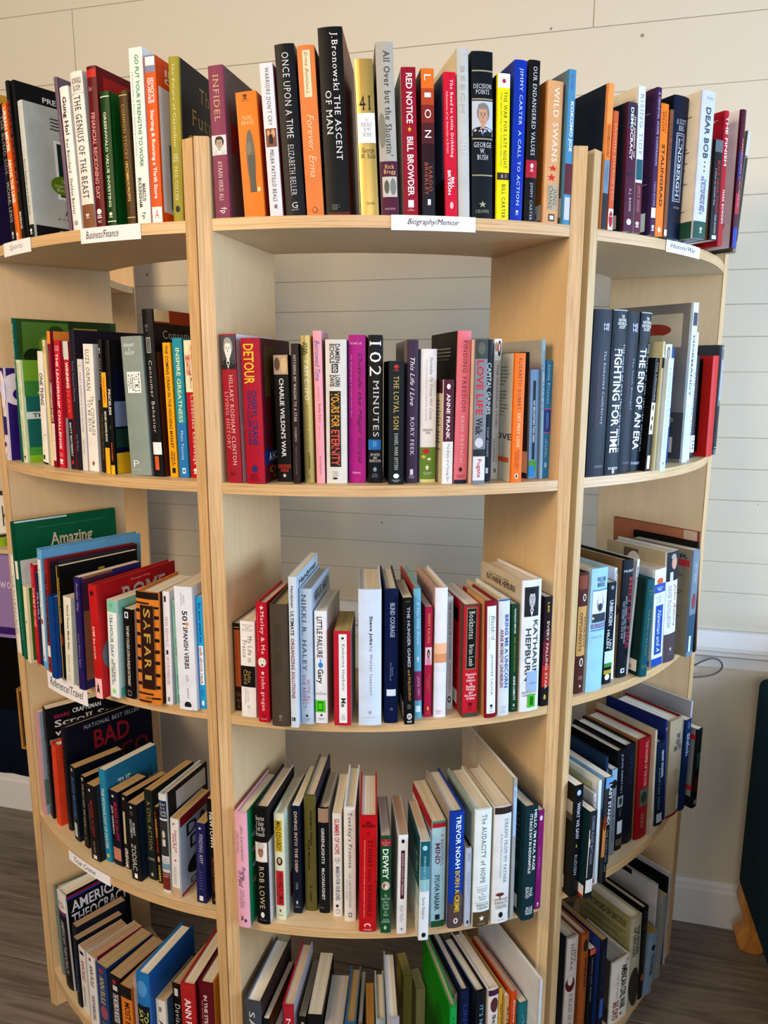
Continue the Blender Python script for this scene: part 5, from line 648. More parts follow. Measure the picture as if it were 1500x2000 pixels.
('C', 4, r'''
-0.2533|-0.0236|-19.22|0.0217|0.2145|0.1373|0.0|h|e4b0c0 3c7c5c||pink hardback with a green plaid cover, Pretty in Plaid|i~Jen Lancaster~5c8078~.45~.72~.1~.42;v~NEW YORK TIMES/BESTSELLING AUTHOR~987~.1~.3~.16~.36;i~Pretty~3c3c78~.4~.8~.46~.58;i~in Plaid~2c2c68~.2~.6~.5~.64;i~A Life, a Witch,/and a Wardrobe~9878a0~.3~.65~.66~.83;V~NAL~222~.3~.55~.9~.94;o~~456~.6~.8~.92~.95;Rb~~1c7c4c~0~1~0~.95;Ro~~a8c0d8~.1~.9~.2~.28;Ro~~c888b0~.1~.9~.33~.41;Ro~~a8c0d8~.1~.9~.46~.54;Ro~~c888b0~.1~.9~.6~.68
-0.2209|-0.0185|-16.46|0.022|0.2202|0.141|0.0|h|1a1a1a d4ccc8||black hardback with a man in a cap, Stories I Only Tell|h~Stories/I Only/Tell My/Friends~dcd8d0~.1~.85~.07~.24;b~~b09868~0~1~.29~.46;b~~e0dcd8~.05~.95~.295~.455;o~~a87c60~.25~.7~.32~.42;o~~c8c0b8~.15~.8~.295~.345;o~~3a3028~.35~.42~.355~.365;o~~3a3028~.55~.62~.355~.365;v~ROB LOWE~d0c09c~.3~.7~.5~.86;o~~ddd~.35~.65~.89~.94;h~Henry Holt~aaa~.2~.8~.955~.965;Rb~~181818~0~1~0~.3
-0.1912|-0.0098|-14.12|0.0174|0.2016|0.129|0.0|h|d8dcc0 c8d0bc||pale green hardback with a yellow box and a red box, MAD COWBOY|b~~c8ac30~.1~.8~.06~.35;V~MAD COWBOY~1c1c14~.25~.7~.07~.34;o~~4c3830~.2~.8~.4~.48;o~~c8a898~.35~.65~.41~.46;b~~c02c38~.1~.85~.53~.86;V~HOWARD F. LYMAN~1c1414~.35~.8~.55~.84;v~WITH GLEN MERZER~411~.12~.25~.6~.78;s~~222~.35~.6~.89~.93;h~SCRIBNER~444~.2~.8~.95~.96;Rb~~b8ac40~.3~.8~.08~.2;Rb~~8c1c24~.2~.9~.65~.9
-0.1631|0.0034|-12.05|0.0146|0.2063|0.1321|0.0|p|1c2438||navy paperback with cream letters, DIVING INTO THE DEEP|V~DIVING INTO THE DEEP~d8b8a0~.3~.65~.05~.61;v~LYTLE~c8c0b8~.35~.6~.71~.77;s~~ccc~.3~.65~.87~.92;h~DEEP/MINISTRIES~bbb~.15~.85~.93~.945
-0.1396|0.0074|-10.41|0.0202|0.2219|0.142|0.0|h|6a6438 3a3040||olive spine, Angela's Ashes, with the covers standing open on top|V~Angela's Ashes~2c2818~.5~.72~.12~.42;V~Frank McCourt~2c2818~.3~.5~.37~.64;s~~222~.4~.6~.77~.8;V~SCRIBNER~3a3420~.4~.58~.82~.91
-0.1165|0.0003|-8.77|0.018|0.2018|0.1291|0.0|h|1c2024 b8b8b8||black hardback with a tan band on top, GREENLIGHTS|b~~a88c78~0~1~0~.13;V~GREENLIGHTS~d4d4d4~.3~.6~.18~.52;V~McCONAUGHEY~d4d4d4~.3~.6~.56~.87;h~Crown~bbb~.1~.5~.94~.95
-0.0931|-0.009|-6.99|0.0155|0.1976|0.1265|0.0|p|e4e0dc||white paperback in narrow red capitals, GLIMMER OF HOPE|V~GLIMMER OF HOPE~b83c54~.2~.75~.05~.39;h~BY THE/FOUNDERS/OF~334~.15~.85~.42~.48;V~MARCH FOR OUR LIVES~445070~.3~.75~.51~.84;o~~222~.3~.6~.88~.91;b~~888~.3~.7~.93~.97;b~~e4e0dc~.35~.65~.936~.964
-0.0721|-0.0223|-5.42|0.0195|0.2156|0.138|0.0|h|e4e2dc||cream white hardback, Tuesday's Promise|v~Tuesday's Promise~4c4c44~.3~.72~.04~.52;v~LUIS CARLOS MONTALVAN~889~.4~.6~.57~.87;v~AND ELLIS HENICAN~99a~.15~.28~.62~.8;b~~888~.35~.65~.92~.96;b~~e4e2dc~.42~.58~.93~.95
-0.0437|-0.0491|-3.29|0.0287|0.2152|0.1378|0.62|h|c01c24||thick bright red hardback, STONES into SCHOOLS|H~GREG/MORTENSON~4c1014~.12~.88~.04~.09;m~~8c1018~.4~.6~.13~.15;v~STONES into SCHOOLS~5c0c10~.5~.75~.2~.86;v~PROMOTING PEACE WITH BOOKS, NOT BOMBS, IN AFGHANISTAN AND PAKISTAN~f0c0b8~.25~.33~.2~.87;o~~e8c8c8~.3~.7~.92~.96;o~~c01c24~.36~.64~.93~.965;h~VIKING~f0d0d0~.25~.75~.97~.985
-0.0131|-0.0533|-0.99|0.0172|0.1816|0.1162|0.0|p|245c3c|a89c8c|small dark green paperback with a round cat picture|b~~a02c3c~0~1~.03~.1;h~#1/New York Times/Bestseller~e8b8b8~.1~.9~.035~.095;V~DEWEY~e4ecdc~.2~.75~.13~.44;o~~c8b8a8~.1~.9~.46~.55;o~~8c6858~.2~.5~.48~.53;o~~e0d8d0~.4~.7~.5~.54;h~The/Small-Town/Library/Cat Who/Touched/the/World~c8dcc8~.1~.9~.59~.82;h~VICKI/MYRON~c8dcc8~.1~.9~.85~.89;o~~a8c8a8~.3~.6~.92~.96
0.0134|-0.0568|1.01|0.0158|0.1842|0.1179|0.66|p|e4e4e4|a88c70|white paperback with a long maroon ribbon ending in TEHRAN|o~~223~.3~.65~.04~.08;b~~5c1c34~.3~.7~.15~.64;V~READING LOLITA IN TEHRAN~d8b8c0~.4~.6~.18~.6;i~Azar Nafisi~aab~.3~.7~.7~.88;s~~889~.35~.65~.93~.97
0.0483|-0.0737|4.04|0.0162|0.1829|0.1171|0.61|p|dce0e0 dce0e0 1c5c60|c8b8a0|white book sticking out over the shelf edge, teal fading to cream|b~~1c6470~0~1~0~.25;b~~4c8c9c~0~1~.25~.38;b~~94bcc0~0~1~.38~.5;o~~a8d0e0~.2~.7~.04~.09;v~ENRIQUE'S JOURNEY~c0d8dc~.3~.6~.15~.51;v~Sonia Nazario~667~.3~.6~.56~.78;o~~222~.3~.75~.92~.97;Lb~~b8c8c4~0~1~.5~.7;Lb~~dcdccf~0~1~.7~1;LL~~a8c8c8~.2~.9~.2~.6;Lq~~~.3~.9~.84~.94
0.0764|-0.0449|8.51|0.0233|0.1995|0.1277|0.0|p|a8c0c0 a8c0c0 d8d8d8||pale blue green paperback with a crimson and green top, A BEAUTIFUL MIND|b~~5c7c64~0~1~0~.02;b~~a8202c~0~1~.02~.06;v~A BEAUTIFUL~8c4c5c~.65~.85~.12~.42;V~MIND~7c4858~.25~.6~.2~.4;V~SYLVIA NASAR~2c4c54~.25~.6~.5~.84;b~~1c2c28~.3~.65~.88~.93;b~~285c38~0~1~.94~1;Lb~~a8202c~0~1~0~.1
0.1063|-0.0498|9.64|0.0256|0.2179|0.1395|0.0|h|1c48a0 1c48a0 a89c90||blue jacket over a brown rocky foot, BORN A CRIME|b~~5c4c48~0~1~.78~1;o~~6a5850~.3~1.0~.68~.85;V~TREVOR NOAH~e0ecf4~.4~.75~.03~.48;V~BORN A CRIME~d8b838~.4~.75~.5~.86;o~~d8d4d0~.35~.65~.91~.96;o~~5c4c48~.43~.57~.92~.95
0.1273|-0.0479|10.35|0.0108|0.1483|0.13|0.0|h|b4bccc 1c1c20||slim lilac grey spine with black cover edges|v~EROS~788~.35~.65~.06~.15;v~THERAPY~98a0b4~.35~.65~.3~.6;b~~222~.35~.65~.92~.96
0.1506|-0.0492|10.47|0.0298|0.2196|0.1405|0.0|h|dfe4e0 dfe4e0 a8b8b0||thick white jacket with a brown foot, The AUDACITY of HOPE|v~The AUDACITY of HOPE~5c6464~.4~.68~.04~.62;b~~889~.1~.9~.65~.652;h~THOUGHTS ON/RECLAIMING~778~.2~.85~.665~.7;h~The/American/Dream~445~.3~.8~.71~.77;b~~889~.1~.9~.79~.792;h~BARACK/OBAMA~445~.2~.95~.8~.85;b~~5c4c34~0~1~.87~1;s~~e8e0d0~.35~.7~.9~.955;h~CROWN~c8b8a0~.3~.75~.97~.98
0.1849|-0.044|11.78|0.0307|0.2194|0.1404|0.0|h|dcdcd8 dcdcd8 d8c8a8||white jacket with a dark brown top and a drawn acacia, DREAMS FROM MY FATHER|b~~3c2c28~0~1~0~.055;v~DREAMS FROM MY FATHER~788c8c~.6~.8~.1~.65;i~A Story of Race and Inheritance~8a98a0~.35~.5~.22~.6;o~~6c3c34~.2~.7~.73~.76;b~~6c3c34~.42~.47~.75~.79;b~~6c3c34~.1~.95~.785~.79;h~BARACK/OBAMA~8c7468~.15~.95~.8~.87;o~~222~.4~.65~.9~.95;h~CROWN~889~.35~.75~.965~.975
0.2071|-0.0367|12.66|0.006|0.267|0.22|-0.41|p|a4a8a8 a4a8a8 d4c8b4||tall grey bound folder curving up behind the row|b~~a8c0dc~0~1~.06~.4;v~NEWS~667~.3~.7~.08~.13;Lb~~c8bca8~.3~1~0~1
0.2352|-0.0401|16.88|0.0247|0.2154|0.1379|0.0|h|1c3c44 1c3c44 1c4048||dark slate green hardback, HELLO, I'M, about a race day announcer|V~HELLO, I'M PAUL PAGE~e0e0d8~.6~.9~.03~.56;V~IT'S RACE DAY IN INDIANAPOLIS~e0e0d8~.3~.52~.06~.58;V~PAGE/ELROD~c8ccc8~.2~.75~.7~.8;H~BLUE/RIVER/PRESS~c8ccc8~.25~.85~.88~.95;LL~~6c8c90~.2~.9~.1~.6;Lq~~~.3~.9~.82~.94
0.2588|-0.015|19.22|0.0118|0.1919|0.1228|0.0|p|8c2470||purple magenta spine by the second post, three little words|o~~dcd0e0~.2~.7~.05~.1;v~three~c870a8~.3~.55~.36~.46;v~little~d888b8~.25~.65~.47~.58;v~words~c870a8~.3~.55~.59~.68;m~~dcc~.3~.65~.93~.97
'''),
('R', 4, r'''
-0.262|-0.0221|-19.22|0.0182|0.2201|0.1408|0.0|p|16191c 16191c 1c1c1c||black paperback with a landscape strip on its back, WHAT WE SAW|o~~a8bcd0~.2~.7~.04~.09;V~WHAT WE SAW~c0c8cc~.3~.7~.15~.48;s~~b8b040~.35~.6~.52~.56;v~RUDSEN~b8c0c4~.3~.65~.62~.8;Lb~~a8a49c~0~1~.15~.32;Lb~~5c5850~0~1~.26~.32;Lq~~~0~.9~.84~.96
-0.2487|-0.0433|-18.58|0.0161|0.172|0.11|0.92|p|2c3438 2c3438 143c44||shabby dark teal paperback with white scuffed corners|V~SCARRED RUSSET BATTALION~889~.3~.7~.05~.6;b~~d8d4cc~0~1~.78~.93;b~~1c1c20~0~1~.93~.97;o~~d0ccc0~.05~.2~.3~.4;b~~d8d4cc~0~.08~.2~.75;Lb~~e0dcd8~0~1~.86~.97;Lb~~b82838~0~1~.97~1;Lq~~~.1~.6~.87~.95
-0.211|-0.0317|-17.54|0.0059|0.1876|0.1201|-2.13|p|ccc8c8||pale paperback with maroon letters, THE HEAVENS|V~THE/HEART~7c3858~.1~.85~.04~.25;b~~9c3038~.1~.9~.93~.98
-0.2038|-0.0344|-17.53|0.007|0.2108|0.17|-1.09|p|d4dcdc d4dcdc c8c8a4||yellowish cover framed in white beside the blue photo one|Lb~~e4e8e8~.93~1~0~1;Lb~~e4e8e8~0~1~0~.05
-0.1913|-0.0411|-17.16|0.0167|0.2123|0.1358|0.74|p|3c3c3c 3c3c3c 6c88a4||blue sky and red rock paperback, LAST STAND!|b~~6c9cc8~0~1~0~.1;b~~1c1c20~.45~1~.05~1;V~LAST STAND!~d8dce0~.5~.95~.07~.45;b~~c88c4c~0~.45~.4~.75;o~~8c3c20~0~.45~.35~.5;v~THE TURBULENT LIFE~999~.55~.8~.5~.9;Lb~~8cacc8~0~1~.0~.3;Lb~~b87838~0~1~.4~.75
-0.1371|-0.0228|-15.83|0.0064|0.2288|0.16|-4.5|h|28405c|a88c74|thick dark blue marbled hardback set back behind the photo one|o~~6c8ca4~.2~.8~.1~.3
-0.1071|-0.0157|-15.09|0.0142|0.1856|0.1188|-1.47|p|7c8084 7c8084 7c8084||mid grey paperback with a black eagle shape|b~~8cacbc~0~1~0~.15;o~~1c1c20~0~1~.12~.22;V~THE ALICE NETWORK~5c6064~.3~.7~.3~.85
-0.082|-0.018|-14.48|0.0218|0.2152|0.1378|-1.8|h|15171a||black hardback with a white label low down, thin silver title|V~JUNG REESTAN~889~.35~.65~.03~.42;b~~8c9090~.15~.85~.45~.56;o~~303438~.3~.7~.46~.54;V~TULLY~667~.35~.6~.58~.66;b~~b8bcc0~.2~.85~.7~.83;b~~5c4c40~.1~.9~.88~.95
-0.0487|-0.0208|-13.64|0.0285|0.2161|0.1383|-1.82|h|181c28||blackest wide hardback on the fourth history shelf|v~THE BATTLE~283040~.35~.65~.1~.4
-0.0144|-0.0333|-12.58|0.0363|0.2212|0.1415|-1.5|h|8c1420 8c1420 a0784c||dark red hardback with a small green picture|V~THE WHISPER OF THE RIVER~b87c6c~.45~.7~.03~.48;b~~4c5844~.2~.95~.5~.67;o~~2c3424~.3~.8~.53~.64;V~RALPH MOODY~a86858~.35~.65~.75~.9;Lb~~a8a89c~.6~.95~.18~.8
0.0075|-0.0452|-13.11|0.0059|0.235|0.1504|-1.94|h|b8ac98||beige jacket standing behind the dark red spine|v~LINCOLN~8a7a68~.3~.7~.1~.4
0.0545|-0.0414|-11.13|0.0247|0.1915|0.1226|-3.93|h|1c2c40 1c2c40 a8aca8||navy spine with bold white letters, GHOST SOLDIERS|V~GHOST SOLDIERS~c8ccd0~.5~.85~.1~.42;v~HAMPTON SIDES~8090a0~.2~.4~.3~.8;b~~b0b4b8~.1~.8~.85~.96;Lb~~284858~0~1~0~.2;Lb~~b8bab4~0~1~.22~.95
0.0794|-0.0404|-10.39|0.006|0.2318|0.1484|-4.5|h|20306c||plain ultramarine hardback, wide cover rising behind the navy one|H~Page Smith~a8b4d8~.2~.8~.06~.1;v~THE NATION COMES OF AGE~5c6ca8~.3~.7~.2~.8
0.1058|-0.0468|-10.0|0.0439|0.2243|0.1436|-2.02|h|a89880 8c1c24||worn tan jacket, torn at its foot over a red binding|H~THE/OLD/BATTLE~3c4c5c~.35~.95~.15~.32;s~~98886c~.3~.8~.5~.6;b~~8c1c24~0~1~.975~1;b~~c0b498~.7~1~.8~.96
0.1423|-0.0527|-8.97|0.0197|0.211|0.135|0.0|p|1c3458 1c3458 c8ccd4||dark blue spine with a bold blackletter like title, Shiloh|V~Shiloh~a8b4c4~.3~.85~.15~.4;V~Shelby~6c80a0~.3~.7~.03~.1
0.1705|-0.068|-8.06|0.0186|0.1851|0.1184|0.0|p|1c2020 1c2020 7c8084||black and red spine with grey back cover and two red bands|b~~2c4c48~.2~.9~.3~.5;b~~4c1418~.1~.9~.6~.8;b~~889~.3~.8~.9~.96;Lb~~a8242c~0~1~.08~.14;Lb~~a8242c~0~1~.72~.78;Lb~~1c1c1c~0~1~.86~1;Lq~~~.1~.5~.82~.94
0.1884|-0.0378|-8.04|0.0059|0.2312|0.17|0.87|p|b4b4bc b4b4bc b4b4b8||large pale lavender grey folder against the end panel|
'''),
('L', 5, r'''
-0.2399|0.0045|-17.27|0.0189|0.2091|0.1339|-1.97|h|7c9088 181818||thin grey green spine first against the outer panel, bottom row|v~AGE OF WAR~345~.3~.7~.2~.6
-0.189|-0.0115|-9.04|0.0363|0.2264|0.1449|-2.63|h|e0dcd8 16161c||hardback with white capitals AMERICAN THEOCRACY on its cover|b~~15151b~0~1~.22~1;b~~2848a0~0~1~.2~.22;b~~a02038~0~1~.18~.2;h~KEVIN/PHILLIPS~b04858~.1~.9~.08~.14;V~AMERICAN THEOCRACY~a8a8b0~.3~.7~.28~.85;Rb~~a02038~0~1~.02~.04;Rb~~2848a0~0~1~.04~.06;RH~AMERICAN~dcdce0~.06~.98~.09~.2;RH~THEOCRACY~dcdce0~.06~.98~.22~.33;RL~~4c3878~.05~.95~.36~.7
-0.1495|-0.0143|-9.04|0.0196|0.175|0.112|0.0|p|1c2434|a88c70|black pocket book tipped up highest beside the THEOCRACY cover|V~MURDER~4c78a8~.3~.7~.2~.6
-0.1314|-0.0269|-9.04|0.0177|0.1613|0.1032|0.0|p|18202c|a88c70|blue black pocket book in the bottom true crime row|V~COLD CASE~3c6ca0~.3~.7~.3~.8
-0.1043|-0.0293|-7.89|0.0266|0.1528|0.0978|-0.69|p|e0dcd8|b09478|white pocket paperback with its author's name in dark red|V~ANN RULE~a03040~.3~.8~.18~.5;b~~222~.2~.8~.05~.1;v~EMPTY PROMISES~888~.3~.6~.6~.9
-0.0493|-0.0467|-3.71|0.0279|0.175|0.112|0.0|p|e4e0dc b02838|b09478|white pocket paperback with a red cover and author's name in black|V~ANN RULE~444~.3~.75~.12~.4;b~~a83030~.3~.55~.03~.07;V~WORTH MORE DEAD~667~.3~.7~.52~.85
-0.0113|-0.0505|-0.85|0.0333|0.175|0.112|0.0|p|2c4c7c|b09870|navy pocket paperback with gold name and an oval picture|o~~b03050~.3~.7~.04~.1;V~ANN RULE~c8b080~.3~.75~.14~.5;o~~a05868~.2~.9~.52~.7;V~LAST DANCE~a88c68~.3~.8~.74~.97
0.0333|-0.0523|3.19|0.0317|0.175|0.112|0.0|p|201c20|b09470|black pocket paperback, THE MORMON MURDERS|b~~a83040~.3~.6~.05~.1;b~~ccc~.3~.7~.12~.18;V~THE MORMON MURDERS~d8d4d8~.25~.75~.22~.6
0.071|-0.0562|6.59|0.0275|0.175|0.1115|0.0|p|d88430|b09470|orange pocket paperback, MOST EVIL|b~~201818~0~1~0~.15;V~MOST EVIL~2c1c10~.3~.8~.2~.6;V~HODEL~6c3c14~.3~.7~.7~.9
0.0933|-0.0484|6.68|0.0158|0.2|0.128|0.0|p|b8a0a0 4c5438|c0a880|pinkish grey over olive spine, thin serif letters|v~Suzanne Marrs~7c6070~.3~.6~.12~.5;b~~4c5438~0~1~.6~1;v~Under the Sky~b8b8a0~.3~.6~.68~.95
0.1286|-0.0627|11.06|0.0275|0.235|0.1384|0.0|h|2c7cb4 1c5c98||bright blue jacket with a half hidden face, TOO LATE TO SAY GOODBYE|o~~5c98c8~.1~.9~.05~.2;b~~101c2c~0~1~.28~1;V~TOO LATE TO/SAY GOODBYE~c8c060~.15~.9~.32~.8
0.1509|-0.0415|11.17|0.0216|0.175|0.112|0.0|p|dcd8cc 405c70|c0a480|short white pocket paperback, heavy black capitals, beside the blue jacket|b~~888~.3~.6~.08~.14;V~ANN RULE~1c1c1c~.25~.8~.25~.75
0.1692|-0.017|11.26|0.0211|0.2|0.128|0.0|p|1c1414 8c3820|b09878|black paperback with a fiery cover, Deviant|b~~ccc~.2~.6~.05~.13;v~Deviant~d8d0c8~.2~.75~.22~.5;V~SCHECHTER~6c4838~.25~.7~.55~.8
0.2164|-0.0332|18.47|0.0281|0.235|0.1381|0.0|h|b02c2c 501018||red jacket with big white letters between two open boards|V~ANN RULE~e8dcd8~.3~.75~.12~.5
0.241|-0.0138|18.56|0.0281|0.235|0.1504|0.0|h|6c1828 c88838||maroon hardback, IN THE STILL OF THE NIGHT|V~IN THE STILL OF THE NIGHT~e0d0c8~.4~.65~.1~.75;v~The Strange Death of Ronda Reynolds~c8a8a0~.2~.35~.15~.7
0.2475|0.0274|18.67|0.0076|0.2|0.128|0.0|p|d8c030||yellow spine half hidden by the divider post|V~DEATH~222~.3~.7~.2~.6
'''),
('C', 5, r'''
-0.2437|-0.028|-17.42|0.0297|0.24|0.1536|0.0|h|50545c 38302c||charcoal grey hardback with thin white capitals on the spine|v~SARAH~ddd~.3~.65~.08~.5;v~A NOVEL~999~.3~.6~.6~.9
-0.2206|-0.0283|-17.07|0.0105|0.205|0.1312|0.0|p|1c1c1c 5c3018||slim black paperback with white pages|h~I~eee~.4~.6~.05~.12
-0.2087|-0.0281|-17.06|0.0097|0.17|0.1088|0.0|p|c8beb0||low tan pocket book almost hidden between two taller ones|
-0.182|-0.0353|-11.77|0.0197|0.235|0.1504|0.0|h|b02c38 b0a8a8||red spine with dark blue boards, NO in white capitals|v~NOBODY~eadada~.35~.75~.1~.7;b~~1c3c78~.0~.08~0~1
-0.1581|-0.0238|-10.41|0.0139|0.2|0.128|0.0|p|26241e|a89c88|dark paperback with a white S, next to a thick pale paged one|V~SHOT IN THE DARK~ddd~.4~.75~.05~.6
-0.1352|-0.0412|-8.56|0.0259|0.22|0.1408|0.0|p|1c1a1c|c0b49c|thick black paperback with clean cream pages|H~VICTORIA~888~.05~.95~.09~.13;v~THE BOOK~aaa~.35~.65~.2~.7
-0.103|-0.0458|-7.59|0.033|0.2|0.1108|0.0|p|8c8478|a89c8c|thickest low paperback, only its broad grey pages in view|
-0.0745|-0.0438|-7.11|0.0188|0.2|0.128|0.0|h|3c6c98 6c7c88|a88c60|steel blue hardback with curled cover edges|v~DIARY~dde~.3~.7~.1~.5
-0.0554|-0.0238|-6.07|0.0078|0.18|0.1152|0.0|p|8c8c84||thin drab grey booklet beside the curled blue covers|
-0.0381|-0.0384|-2.21|0.015|0.19|0.0916|0.0|p|8c7050|a8783c|paperback with strongly orange browned pages|
-0.0208|-0.0544|-1.95|0.0165|0.215|0.1076|0.0|h|a8b8c0||pale grey blue hardback with a white top board|v~LIFE~667~.3~.7~.1~.5
-0.0009|-0.0736|-1.66|0.0209|0.235|0.1504|0.0|h|a8a4a8 2c2c2c||grey jacket, black boards, directly before the splayed paperbacks|v~GRACE~556~.3~.7~.1~.6
0.0414|0.0843|7.14|0.0175|0.17|0.06|0.0|p|8c8448|9c9458|olive edged paperback splayed open, pages curling|
0.0641|0.0635|8.32|0.0179|0.16|0.05|0.0|p|a09868|a8a078|paperback with fanned cream pages leaning on the green one|
0.1028|-0.0726|9.22|0.0116|0.25|0.1686|0.0|h|18a050 18a050 10901c||vivid green hardback, brightest thing low down|v~HELLO~0c6c38~.4~.6~.08~.4;Lo~~0c7c18~.5~.8~.2~.6
0.1146|-0.0201|13.15|0.0096|0.225|0.144|0.0|h|a8988c||tan jacket wedged behind the vivid green one|b~~5c1820~.0~.3~0~1
0.1314|-0.0291|13.32|0.0158|0.24|0.1536|0.0|h|142448||midnight blue hardback with embossed blue letters|V~LINWOOD~2c4484~.25~.75~.12~.6
0.1605|-0.0282|17.02|0.0207|0.235|0.1407|0.0|h|181c24 181c24 2c3444||blackish hardback with round blue script, IT'S NOT EASY|v~IT'S NOT EASY~8cc8dc~.35~.7~.12~.55;V~BEING~6ca8c8~.3~.7~.6~.8
0.1838|-0.026|17.44|0.0206|0.235|0.1504|0.0|h|dcd0c8||cream hardback with a purple head band and a round portrait|b~~4c1c4c~0~1~0~.05;o~~5c3438~.2~.95~.07~.2;V~Still Human~5c5858~.4~.75~.22~.7
0.1985|-0.0193|17.77|0.0074|0.23|0.1472|0.0|h|d0a838||mustard yellow jacket beside the round portrait one|V~BEN STEIN~6c5420~.4~.7~.14~.4;V~JOY~5c4818~.35~.7~.48~.7
0.2096|-0.0213|18.09|0.0086|0.215|0.1207|0.0|p|c8a878||pale tan spine with worn black letters|V~SUMMER~3c342c~.5~.85~.1~.6
0.2221|-0.0226|18.42|0.0105|0.225|0.144|0.0|p|d05824|b8a090|orange spine with a white name running down it|V~Elaine Welteroth~f0d8c8~.35~.7~.08~.7
0.2388|-0.0256|18.79|0.0152|0.205|0.1309|0.0|p|1c7c8c||teal paperback with a tiny face near its foot|v~MY LIFE/A MEMOIR~a8ccd0~.35~.65~.12~.45;o~~5c3c30~.4~.85~.62~.78
0.2609|-0.0516|19.14|0.0055|0.275|0.21|0.0|p|c8ccd0 c8ccd0 d4d8dc||tall thin white binder along the second post panel|
'''),
('R', 5, r'''
-0.1946|0.0076|-17.24|0.0283|0.24|0.1536|0.0|h|c8bcb0 c8bcb0 283038||cream jacket with a dark red circle, A BLAZE OF GLORY|v~JEFF/SHAARA~6c6058~.3~.8~.05~.3;o~~5c1820~.0~.8~.36~.5;o~~c8bcb0~.15~.6~.34~.44;v~A BLAZE OF GLORY~8a7c70~.35~.65~.52~.95
-0.1692|-0.0052|-16.61|0.0192|0.24|0.1536|0.0|h|9c5828||copper brown jacket with a framed officer above black capitals|o~~2c2824~.2~.8~.05~.16;V~JACKSON~2c1c10~.4~.8~.22~.5;v~VICTORIA~c88c58~.3~.55~.55~.8
-0.1508|-0.0127|-16.05|0.0154|0.2|0.128|0.0|p|1c1c20 1c1c20 d4cc8c||black spine with a salmon top and pale yellow back cover|b~~c86048~0~1~0~.06;v~FAMOUS LAST WORDS~889~.3~.6~.1~.6
-0.1394|-0.0305|-16.03|0.0139|0.225|0.144|0.0|p|1a2238 1a2238 28407c|a88458|navy paperback with browned pages and blue back cover|v~GODS~445~.3~.7~.1~.5;b~~3c60a0~.2~.9~.6~.8
-0.0757|-0.0398|-14.32|0.0541|0.1445|0.12|0.0|h|d8d4c8 d8d4c8 5c544c|a8a49c|white boxed book with bold black capitals, AMERICAN CIVIL WAR|h~TIME/LIFE~8c4048~.7~.95~.02~.08;V~AMERICAN CIVIL WAR~1c1c1c~.5~.85~.1~.82;V~365 DAYS~8c2430~.15~.45~.65~.95;v~From the Archive~b06c70~.3~.38~.2~.6;s~~1c1c1c~.5~.7~.87~.92;Lb~~3c3834~.1~1~.75~1;Lb~~e0dcd0~.3~.7~.82~.95
-0.0245|-0.0472|-13.07|0.032|0.2187|0.1399|-1.47|h|a8a490 a8a490 9c9468||olive jacket in black wood type capitals, THE SWORD|V~THE SWORD/OF LINCOLN~3c3428~.2~.8~.1~.42;o~~38342c~.0~1~.55~.98;LH~THE SWORD OF LINCOLN~2c241c~.15~.92~.06~.13;LL~~5c5438~.1~.95~.18~.85
0.007|-0.0482|-12.04|0.0176|0.2211|0.1415|0.0|h|1c1c18||black jacket with embossed capitals, IN FED WE TRUST|V~IN FED WE TRUST~4c4840~.3~.75~.04~.62;o~~a05828~.3~.8~.72~.8
0.0286|-0.0548|-11.99|0.0248|0.148|0.0947|3.95|p|7c90a0|a07c40|light steel blue paperback with a dark figure|o~~1c2024~.3~.8~.2~.3;V~TENNESSEE~1c2430~.4~.8~.35~.7
0.0718|-0.042|-10.57|0.0072|0.235|0.1504|0.0|h|bcb8b4 bcb8b4 bcb8b4||white jacket with a black strip, among the last of the bottom history row|Lb~~1c1c1c~.4~.6~0~.05
0.0842|-0.0511|-10.56|0.0181|0.1997|0.1278|3.36|p|8c8c88 8c8c88 8c8c88|a8987c|dull grey paperback with wavy pages at the row's end|LL~~6c6c68~.2~.8~.2~.6
0.1292|-0.0417|-9.2|0.0059|0.22|0.1408|0.0|h|141c20||black hardback, ribbed spine, near the end panel of the bottom row|b~~3c4448~0~1~.1~.11;b~~3c4448~0~1~.2~.21
0.1359|-0.0448|-9.2|0.0059|0.23|0.19|0.0|p|b0a8ac||white board thin book flat against the end panel of the bottom row|
'''),
]
PH = {'L': 'business', 'C': 'biography', 'R': 'history', 'F': 'hidden'}
LV = {1: 'top', 2: 'second', 3: 'third', 4: 'fourth', 5: 'bottom'}
keys = set()
parsed = []
for (u, lv, txt) in ROWS:
    for ln in txt.strip().split('\n'):
        p = ln.split('|'); parsed.append((u, lv, p))
        for it in (p[11] if len(p) > 11 else '').split(';'):
            q = it.strip().split('~')
            if len(q) > 2 and q[1].strip() and q[0][-1] in TK: keys.add(tkey(q[0][-1], q[1]))
CARDS = [('L', 1, -.1584, -.056, .0225, 'Sports', .25, .75), ('L', 1, .076, .1927, .0225, 'Business/Finance', .1, .66), ('C', 1, -.0082, .1141, .0205, 'Biography/Memoir', .19, .8),
         ('R', 1, -.1045, .0193, .0195, 'History/War', .1, .84), ('L', 3, -.1304, .0074, .034, 'Reference/Travel', .08, .92), ('L', 4, -.103, .0336, .021, 'True Crime', .15, .68)]
for c in CARDS: keys.add((c[5], False, True, False))
for k_ in ('KE', 'a wonder'): keys.add((k_, False, False, False))
need(keys)
